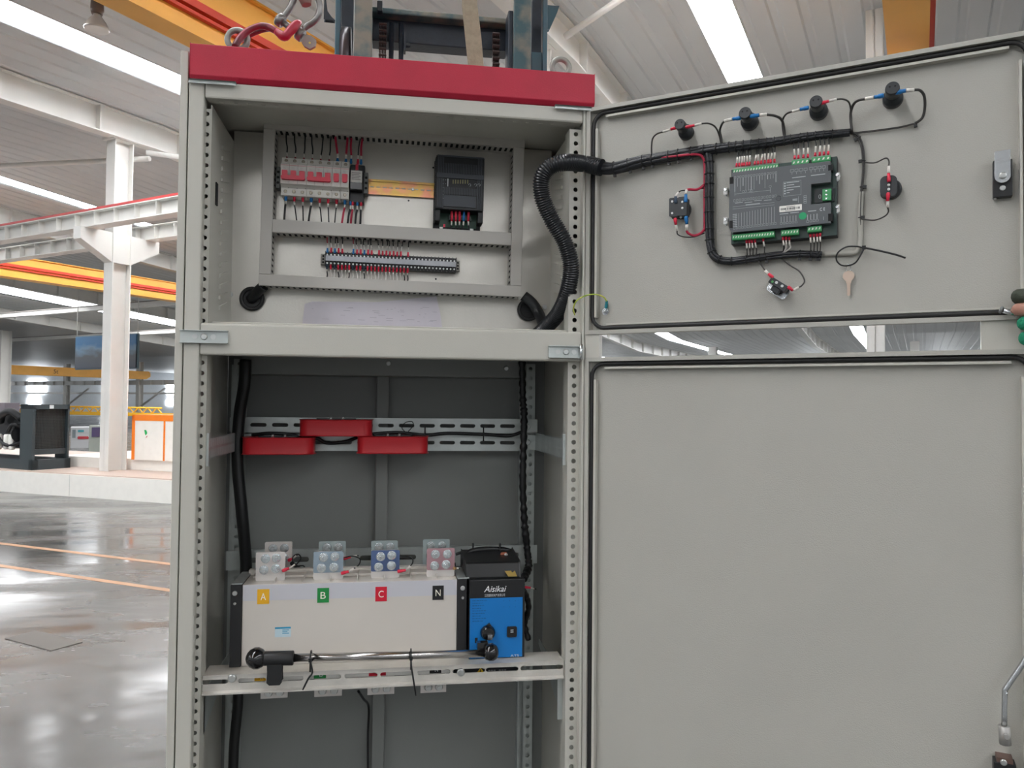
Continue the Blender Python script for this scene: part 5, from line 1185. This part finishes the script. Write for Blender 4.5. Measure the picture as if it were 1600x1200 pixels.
# manual operating handle tied to the front
HY = .012
t = thing('operating_handle', F(400, 1028, HY), 'steel operating handle with black ball and T-grip tied in front of the switch', 'handle')
pA, pB = F(455, 1028, HY), F(760, 1021, HY)
MB().tube([pA, pB], .0078, 20).build('steel_rod', mat('chromed_rod', (190, 186, 184), .18, 1), t)
m = MB(); c0_ = F(400, 1028.5, HY+.0)
m.lathe(c0_-X*.019, X, [(0, .004), (.003, .011), (.008, .0165), (.016, .0205), (.024, .0205), (.032, .0165), (.037, .011)], 24); m.build('ball_end', BLKG, t)
m = MB(); q0 = F(408, 1029, HY); q1 = F(459, 1028, HY); m.tube([q0, q1], [.0135, .0138], 18)
fr_ = Fr(F(430, 1034, HY), X, -Y, Z); m.prism(fr_, [(-.0125, .012), (.0125, .012), (.0115, -.02), (.0125, -.036), (.0095, -.04), (-.0085, -.04), (-.0125, -.036), (-.0115, -.02)], -.010, .010); m.build('grip', mat('grip_black', (24, 25, 27), .5), t, .002)
c1_ = F(766, 1019, HY); m = MB(); m.lathe(c1_-X*.012, X, [(0, .010), (.002, .014), (.010, .0172), (.018, .0172), (.024, .014), (.028, .008)], 24); m.box(Fr(c1_, X, -Y, Z), -.026, -.004, -.02, -.004, .004, .018); m.build('socket_end', BLKG, t)
for (px, pts_, lb) in ((486, ((488, 1022), (486, 1048), (482, 1060), (473, 1078)), 'black cable tie round the handle rod, left one'), (642, ((642, 1018), (641, 1040), (646, 1062), (650, 1087)), 'black cable tie round the handle rod, right one')):
    c_ = F(px, 1025.5 if px < 500 else 1022.5, HY); m = MB(); m.tube([c_+(-Y*math.cos(x_)+Z*math.sin(x_))*.0105 for x_ in [2*math.pi*i/18 for i in range(18)]], .0016, 6, True)
    m.box(Fr(c_-Y*.0105-Z*.003, X, -Y, Z), -.003, .003, -.001, .005, -.004, .003)
    m.tube(smooth([c_-Y*.013-Z*.005, F(pts_[1][0]+2, pts_[1][1]+3, -.004), F(pts_[2][0], pts_[2][1], -.004), F(pts_[3][0], pts_[3][1], -.004)], 4), [.0018]*12+[.0012], 6)
    m.tube([c_-Y*.012+Z*.008, c_-Y*.012-Z*.026], .0018, 6)
    tag(m.build('cable_tie', BLK), lb, 'cable tie', None)
# ------------------------------------------------------------------ current transformers
CTM = mat('red_transformer_plastic', (196, 26, 38), .42, 0, .15, 500)
def ct(pa, pb, y, label):
    a = F(pa[0], pa[1], y); b = F(pb[0], pb[1], y); xc = (a.x+b.x)/2; w_ = b.x-a.x; z1 = a.z; z0 = b.z
    t = thing('current_transformer', V((xc, y, z0)), label, 'current transformer', None)
    fr = Fr((xc, y, z0), X, Z, Y)                        # plan outline in (x, y)
    m = MB(); pl = rr(-w_/2, w_/2, 0, .075, .022, 6); m.prism(fr, pl, 0, z1-z0, True); m.build('casing', CTM, t, .003, 3)
    m = MB(); m.prism(fr, rr(-.045, .045, .012, .04, .005, 3), z1-z0, z1-z0+.003); m.build('terminal_cover', BLK, t)
    for dx in (-.012, .015):
        m = MB(); m.lathe(V((xc+dx, y+.012, z1)), Z, [(0, .004), (.006, .0032), (.0065, .002)], 12); m.build('terminal_screw', SCRW, t)
ct((467, 655.5), (581, 682), .285, 'red current transformer in the middle, mounted higher than the other two')
ct((376.5, 683.5), (489, 710.5), .285, 'red current transformer at the left, next to the thick vertical cable')
ct((558, 682), (669, 709), .285, 'red current transformer at the right of the three')
# cables in the lower compartment
def cable(pts, r, label, name='black_cable', k=8, wob=0, ma=None):
    sp = smooth([F(*p) for p in pts], k); rr2 = [r*(1+wob*math.sin(i*1.7)*.5+wob*random.uniform(-.5, .5)) for i in range(len(sp))]
    return tag(MB().tube(sp, rr2, 12).build(name, ma or RUB), label, 'cable')
BC = mat('black_cable_sheath', (16, 17, 19), .4)
cable([(384, 562, .30), (382, 600, .30), (374, 650, .32), (371, 720, .32), (378, 800, .32), (384, 870, .33), (384, 905, .33)], .0135, 'thick black cable bundle hanging down the left side of the lower compartment', ma=BC)
cable([(372, 1082, .32), (371, 1110, .32), (366, 1160, .32), (364, 1210, .32)], .0115, 'thick black cable continuing down below the support rail at left', ma=BC)
cable([(816, 563, .31), (817, 620, .31), (819, 650, .31), (818, 700, .31), (817, 760, .31), (820, 820, .31), (824, 860, .31), (826, 885, .30), (818, 905, .26)], .0082, 'spiral-wrapped black cable down the right rear post', k=14, wob=.28, ma=BC)
cable([(470, 688, .34), (495, 685, .35), (510, 692, .35), (540, 690, .34), (570, 680, .35), (620, 676, .35), (665, 680, .35), (700, 677, .35), (760, 679, .35), (795, 681, .35), (818, 674, .33)], .0042, 'thin black cable running along the rails from the transformers to the right', ma=BC)
cable([(394, 680, .34), (420, 677, .33), (455, 679, .33), (470, 684, .34)], .0042, 'thin black cable over the left red current transformer', ma=BC)
for px, lb in ((664, 'black cable tie on the rail cable, nearer the red transformer'), (755.5, 'black cable tie on the rail cable, nearer the right post')):
    m = MB(); m.tube([F(px, 668, .348), F(px, 676, .343), F(px, 689, .348)], .0016, 6); m.tube([F(px, 678, .35)+(X*0+Y*math.cos(x_)+Z*math.sin(x_))*.0055 for x_ in [2*math.pi*i/14 for i in range(14)]], .0016, 6, True)
    tag(m.build('cable_tie', BLK), lb, 'cable tie')
m = MB(); m.tube(smooth([F(633, 675, .33), F(628, 668, .325), F(634, 660, .325), (F(644, 659, .325)), F(645, 666, .325), F(638, 674, .33)], 5), .001, 6)
tag(m.build('wire_loop', BLK), 'small loop of thin black wire standing on the rails', 'wire')
cable([(560, 1080, .25), (568, 1092, .3), (576, 1105, .36), (575, 1150, .38), (575, 1210, .38)], .0028, 'thin black cable dropping below the support rail beside the back rib', ma=BC)
for i, (pts, lb) in enumerate(((((456, 880, .17), (470, 890, .2), (490, 897, .2), (515, 897, .2), (560, 893, .2), (600, 893, .2), (640, 890, .2), (670, 886, .19), (712, 882, .18)), 'black cable bundle behind the front row of busbars'),
                               (((457, 883, .18), (458, 870, .19), (466, 866, .19), (470, 873, .19), (462, 884, .19), (474, 884, .19), (478, 892, .19)), 'curly black wire behind the leftmost front busbar'),
                               (((536, 872, .17), (550, 869, .18), (562, 873, .18), (561, 882, .18), (552, 889, .18), (538, 894, .19)), 'looped black wire behind the second front busbar'),
                               (((624, 873, .17), (638, 870, .18), (645, 875, .18), (642, 884, .18), (632, 889, .18)), 'looped black wire behind the third front busbar'))):
    cable(pts, .0045 if i == 0 else .0014, lb, ma=BC)
cable([(712, 866, .2), (722, 864, .2), (728, 873, .2), (722, 886, .18)], .0035, 'short black cable curving beside the rightmost rear busbar', ma=BC)
cable([(724, 884, .16), (727, 870, .17), (738, 861, .18), (765, 858, .19), (792, 860, .19), (804, 868, .18), (808, 884, .16), (806, 900, .13)], .0062, 'thick black cable arched over the control box', ma=BC)
cable([(812, 915, .1), (822, 930, .12), (826, 950, .14), (820, 975, .16), (826, 1000, .16)], .006, 'black cable bundle at the right side of the blue control box', ma=BC, wob=.2)
for px, lb in ((739, 'black cable tie on the arched cable, left one'), (781, 'black cable tie on the arched cable, right one')):
    c_ = F(px, 860, .185); m = MB(); m.tube([c_+(Y*math.cos(x_)+Z*math.sin(x_))*.0078 for x_ in [2*math.pi*i/14 for i in range(14)]], .0014, 6, True); m.box(Fr(c_+Z*.008, X, -Y, Z), -.002, .002, -.003, .003, 0, .008); tag(m.build('cable_tie', BLK), lb, 'cable tie')
def blug(p0, p1, p2, y, col, lb):
    a, b, c_ = F(*p0, y), F(*p1, y), F(*p2, y)
    wire([b, c_, c_+(c_-b)*.3-Z*.002], .0012, BLK, lb, 'lugs on the busbar bolts', [(b, c_, .0018)], [(a, b, .0036, col)])
blug((441, 892), (452, 888), (461, 882), .098, LUGR, 'red lug with white sleeve on the leftmost front busbar')
blug((450, 876), (457, 873), (463, 868), .19, LUGR, 'red lug on the leftmost rear busbar')
blug((533, 896), (545, 893), (553, 888), .098, LUGR, 'red lug with white sleeve on the second front busbar')
blug((536, 873), (548, 870), (558, 868), .19, LUGR, 'red lug on the second rear busbar')
blug((621, 893), (634, 891), (641, 884), .098, LUGR, 'red lug with white sleeve on the third front busbar')
blug((708, 888), (713, 888), (717, 888), .098, mat('brass_lug', (190, 150, 100), .4, .5), 'brass lug with white sleeve on the rightmost front busbar')
c_ = F(788, 868, .15); t = thing('copper_lug', c_, 'copper lug with bright bolt above the control box', 'lug'); m = MB(); m.prism(Fr(c_, X, -Y, Z), rr(-.009, .006, -.01, .008, .004, 3), 0, .003); m.build('lug_plate', mat('copper', (180, 110, 84), .4, .7), t); m = MB(); screw(m, c_-Y*.003+X*.003+Z*.002, -Y, .0045, .004, True); m.build('bolt', SCRW, t)
wire([F(832, 919, .1), F(836, 920, .1), F(838, 921, .1)], .001, BLK, 'small red lug with white sleeve sticking out right of the control box', None, [(F(829, 918.5, .1), F(835, 920, .1), .0014)], [(F(818, 917, .1), F(829, 918.5, .1), .003, LUGR)])
# ================================================================== FORKLIFT MAST, STRAP, SHACKLES
TEAL = mat('worn_teal_paint', (44, 84, 96), .45, 0, .3, 40, .5, 9, 0, (58, 74, 84)); TEALW = mat('scuffed_teal_paint', (56, 86, 92), .55, 0, .3, 60, .8, 14, 0, (120, 116, 104)); DKB = mat('dark_blue_steel', (32, 42, 54), .5, 0, .3, 80, .3, 20)
MY = .75
def M3(px, py, y=MY): return F(px, py, y)
t = thing('forklift_mast', V((M3(690, 60).x, MY, 0)), 'worn teal forklift mast standing behind the cabinet, rising above the red canopy', 'forklift mast')
MT = 2.95
def mbox(xa, xb, z0, z1, y0, y1, nm, ma, bev=.003):
    return MB().box(CF, M3(xa, 60, y0).x, M3(xb, 60, y0).x, -y1, -y0, z0, z1).build(nm, ma, t, bev)
mbox(523, 532, .05, MT, .75, .78, 'outer_channel', TEAL); mbox(531, 552, .05, 2.385, .76, .79, 'outer_channel_web', TEAL)
mbox(553, 581, .05, MT, .72, .735, 'inner_channel', TEALW); mbox(553, 560, .05, MT, .735, .84, 'inner_web', DKB)
MB().lathe(V((M3(541, 0, .79).x, .86, 2.56)), V((1, 0, 0)), [(-.016, .06), (-.014, .14), (.014, .14), (.016, .06)], 30).build('mast_roller', mat('dark_roller', (60, 54, 58), .35, .5), t)
mbox(531, 552, .05, MT, .87, .88, 'channel_back', DKB)
q = M3(508, 0, .9); q2 = M3(524, 36, .9); m = MB(); zt = 2.75
m.prism(Fr((0, .9, 0), X, -Y, Z), [(q.x, zt), (q.x+.001, q.z-.005), (q.x+.006, M3(512, 20, .9).z), (M3(517, 30, .9).x, M3(517, 29, .9).z), (q2.x, q2.z), (q2.x+.02, q2.z), (q2.x+.02, zt)], -.01, .01); m.build('guard_plate', DKB, t, .003)
mbox(803, 830, .05, MT, .72, .735, 'inner_channel', TEALW); mbox(826, 831, .05, MT, .735, .84, 'inner_web', DKB)
mbox(848, 855.5, .05, MT, .75, .78, 'outer_channel', TEAL); mbox(830, 853, .05, M3(840, 81, .76).z, .76, .79, 'outer_channel_web', TEAL)
mbox(830, 849, .05, MT, .87, .88, 'channel_back', DKB)
MB().lathe(V((M3(838.5, 0, .79).x, .86, 2.44)), V((1, 0, 0)), [(-.014, .05), (-.012, .075), (.012, .075), (.014, .05)], 30).build('mast_roller', mat('dark_roller', (60, 54, 58), .35, .5), t)
m = MB(); fr = Fr((0, .8, 0), X, -Y, Z); P = [M3(x_, y_, .8) for x_, y_ in ((853, 0), (866, 0), (871, 13), (868, 22), (857, 46), (853, 46))]; P[0].z = P[1].z = 2.8
m.prism(fr, [(p.x, p.z) for p in P], -.01, .01); m.build('stay_bracket', TEAL, t, .003)
m = MB(); mbox(794, 802, .05, M3(797, 16, .74).z, .74, .8, 'side_rail', DKB)
# cross member
a = M3(582, 7, .80); b = M3(792, 27, .80); zt = (a.z+b.z)/2-.004; zm = (M3(600, 20, .8).z+M3(780, 36, .8).z)/2; zl = (M3(640, 58, .8).z+M3(770, 69, .8).z)/2
m = MB(); m.box(CF, M3(580, 10, .8).x, M3(796, 10, .8).x, -.86, -.80, zm, zt); m.build('cross_member', TEALW, t, .004)
m = MB(); m.box(CF, M3(582, 10, .84).x, M3(794, 10, .84).x, -.90, -.84, zl, zm+.002); m.build('cross_web', DKB, t, .003)
def chain(x0, x1, ytop, nm):
    xa, xb = M3(x0, 60, .79).x, M3(x1, 60, .79).x; z1 = M3((x0+x1)/2, ytop, .79).z; c = thing if False else None
    m = MB(); z = 2.1
    while z < z1:
        n = 5
        for i in range(n):
            x_ = xa+(xb-xa)*(i+.1)/n; m.prism_u(CF, [(-.80+.012*math.cos(s), z+.009*math.sin(s)+.009) for s in [2*math.pi*k/10 for k in range(10)]], x_, x_+(xb-xa)/n*.7)
        m.lathe(V((xa, .79, z+.009)), X, [(0, .003), (xb-xa, .003)], 8); z += .019
    m.build('leaf_chain', mat('rusty_chain', (66, 54, 52), .5, .4, .3, 100), t)
chain(592, 604, 34, ''); chain(770, 781, 52, '')
m = MB()
for x_ in (611.5, 627): m.tube([V((M3(x_, 60, .82).x, .82, .3)), V((M3(x_, 60, .82).x, .82, M3(x_, 36, .82).z))], .0075, 14)
m.tube([V((M3(619, 60, .84).x, .84, .3)), V((M3(619, 60, .84).x, .84, 2.47))], .004, 8)
m.build('hydraulic_tube', mat('hose_dark', (30, 36, 46), .4), t)
q = M3(637, 71, .81); m = MB(); m.lathe(q-X*.008, X, [(0, .008), (.012, .008), (.012, .006), (.016, .006)], 6); m.box(Fr(q, X, -Y, Z), -.012, -.006, -.02, .01, -.02, .035); m.build('anchor_bolt', DKB, t)
m = MB(); q = M3(593.5, 12, .79); m.box(Fr(q, X, -Y, Z), -.008, .008, -.01, .012, -.016, .016); m.build('chain_anchor', DKB, t, .002)
# lifting strap
m = MB(); fa = Fr((0, .55, 0), X, -Y, Z); P = [F(x_, y_, .55) for x_, y_ in ((719, -150), (741, -150), (746, 10), (752, 60), (757, 118), (733, 118), (727, 60), (722, 10))]
m.prism(fa, [(p.x, p.z) for p in P], -.002, .002)
t = tag(m.build('lifting_strap', mat('khaki_webbing', (148, 140, 120), .8, 0, .6, 150, .15, 60)), 'flat khaki lifting strap hanging from the mast down behind the canopy', 'strap')
# shackles at the left lifting eye
SY = .1
def S3(px, py, y=SY): return F(px, py, y)
RSH = mat('worn_red_shackle', (92, 56, 62), .4, .4, .4, 60, .6, 30, 0, (126, 48, 62)); GSH = mat('galvanised_shackle', (128, 127, 125), .35, .7, .5, 60, .3, 40)
t = thing('red_bow_shackle', S3(380, 62), 'worn red bow shackle lying through the left lifting eye', 'shackle')
m = MB(); sp = smooth([S3(367, 73, .075), S3(375, 60, .085), S3(388, 48, .09), S3(404, 41, .09), S3(418, 42, .09), S3(434, 50, .085), S3(446, 57, .08)], 6); m.tube(sp, [.0068+.0006*math.sin(i*.3) for i in range(len(sp))], 12)
sp = smooth([S3(367, 73, .075), S3(372, 64, .125), S3(390, 54, .14), S3(410, 46, .13), S3(425, 44, .12)], 5); m.tube(sp, .0066, 12); m.build('bow', RSH, t)
m = MB(); sp = smooth([S3(432, 49, .085), S3(444, 57, .08), S3(452, 50, .08), S3(462, 39, .085), S3(468, 35, .1)], 5); m.tube(sp, [.0075, .008, .0085, .0092, .0095, .0095, .0095, .0092, .009, .009, .0092, .0095, .0098, .0098, .0095, .009, .0085, .008, .007, .006, .005], 14); m.build('red_ear', mat('red_shackle_paint', (160, 30, 54), .4, 0, .3, 60), t)
t = thing('grey_bow_shackle', S3(460, 40), 'large galvanised bow shackle hooked to the red one, top cut by the picture edge', 'shackle')
m = MB(); m.tube(smooth([S3(436, 38, .1), S3(444, 25, .1), S3(452, 14, .1), S3(458, 2, .1), S3(464, -14, .1), S3(478, -22, .1), S3(492, -14, .1), S3(499, 6, .1), S3(498, 22, .1), S3(490, 34, .1), S3(478, 42, .1), S3(469, 52, .1)], 6), .0068, 14)
for q in (S3(438, 32, .1), S3(469, 54, .1)): m.lathe(q-(S3(469, 54, .1)-S3(438, 32, .1)).normalized()*.007, S3(469, 54, .1)-S3(438, 32, .1), [(0, .0125), (.002, .0138), (.012, .0138), (.014, .0125)], 20)
m.build('bow', GSH, t)
m = MB(); d_ = (S3(469, 54, .1)-S3(438, 32, .1)).normalized(); m.tube([S3(438, 32, .1)-d_*.01, S3(474, 58, .1)], .0066, 12); m.build('pin', GSH, t)
f = Fr(S3(484, 67, .1), d_, -Y, d_.cross(Y)); m = MB(); m.prism(f, [(-.014, -.008), (-.004, -.0125), (.008, -.011), (.013, 0), (.008, .011), (-.004, .0125), (-.014, .008)], -.004, .004); m.build('pin_head', mat('pin_bronze_grey', (132, 122, 116), .4, .6), t, .001)
m = MB(); m.lathe(S3(484, 67, .0955), -Y, [(0, .0022), (.0006, .0022)], 12); m.build('pin_hole', mat('brass_spot', (190, 170, 90), .4, .5), t)
m = MB(); m.tube([S3(468, -200, .1), S3(474, -12, .1), S3(479, 8, .1)], [.018, .018, .010], 14); tag(m.build('sling_eye', mat('dirty_sling_leather', (150, 132, 124), .8, 0, .5, 60)), 'dirty sling eye coming down into the grey shackle', 'sling')
# ================================================================== PERSON at the right picture edge (only a gloved hand is seen)
HFm = Fr(D3(1592, 492, 0), DF.u, DF.v, Z)
GREEN = mat('green_knit_glove', (22, 132, 98), .85, 0, .8, 300); OLIVE = mat('dark_olive_coated_glove', (58, 64, 52), .75, 0, .6, 200); SKIN = mat('skin', (176, 128, 112), .5, 0, .3, 200)
root = HFm.o.copy(); person = thing('person', root, 'person mostly out of frame at right, green gloved hand gripping the door edge', 'person')
def skin_chain(name, chains, ma, parent, sub=2):
    """chains: list of lists of (point, radius); first vertex of the first chain is the root, later chains start at an index"""
    vs = []; es = []; rs = []
    for start, ch in chains:
        prev = start
        for p, r in ch:
            vs.append(p); rs.append(r); i = len(vs)-1
            if prev is not None: es.append((prev, i))
            prev = i
    me = bpy.data.meshes.new(name); me.from_pydata([tuple(v-root) for v in vs], es, []); o = bpy.data.objects.new(name, me); SC.collection.objects.link(o)
    me.materials.append(ma); s = o.modifiers.new('skin', 'SKIN'); s.use_smooth_shade = True
    for i, r in enumerate(rs): me.skin_vertices[0].data[i].radius = (r, r); me.skin_vertices[0].data[i].use_root = (i == 0)
    u = o.modifiers.new('sub', 'SUBSURF'); u.levels = sub; u.render_levels = sub
    o.parent = parent; return o
P = HFm.p
# forearm runs down and right away from the picture; palm behind the door edge, fingers folded over its inner face
ch = [(None, [(P(.30, .03, -.26), .045), (P(.20, .03, -.17), .038), (P(.12, .02, -.09), .030), (P(.075, .012, -.04), .028), (P(.055, .01, -.012), .026)])]
fings = ((.026, .002), (.006, 0), (-.017, 0), (-.041, .004))
for i, (dz, sh) in enumerate(fings):
    L = (.0, -.002, .0, .002)[i]
    g = .003 if i > 1 else 0; ch.append((4, [(P(.045, .022, dz), .0115+g), (P(.024, .030, dz), .0105+g), (P(.006+L, .024, dz+.001), .010+g), (P(.000+L, .012, dz+.002), .0088+g)]))
ch.append((3, [(P(.05, -.02, .0), .014), (P(.03, -.035, .02), .012), (P(.012, -.036, .03), .011)]))
hand = skin_chain('body', ch, GREEN, person)
def cap(pts, r, nm, ma):
    MB().tube(smooth(pts, 5), r if not isinstance(r, list) else r, 14).build(nm, ma, person)
cap([P(.05, .023, .026), P(.024, .031, .026), P(.005, .025, .027), P(-.001, .012, .028)], .0125, 'glove_coating', OLIVE)
cap([P(.03, .030, .007), P(.022, .031, .006), P(.005, .026, .006), P(-.003, .014, .007), P(-.004, .008, .007)], [.0108]*6+[.0112]*6+[.011, .0108, .0105, .010, .009, .008, .007, .005, .003], 'bare_fingertip', SKIN)
q0 = D3(1564, 484, .012); q1 = D3(1588, 491, .012)
t = thing('metal_rod', q0, 'short bright metal rod held in the gloved hand', 'rod'); MB().tube([q0, q1], .0045, 12).build('rod', STEEL, t); MB().lathe(q0, (q0-q1), [(-.002, .006), (.001, .0062), (.002, .005)], 12).build('rod_end', mat('grey_cap', (120, 124, 122), .5), t)
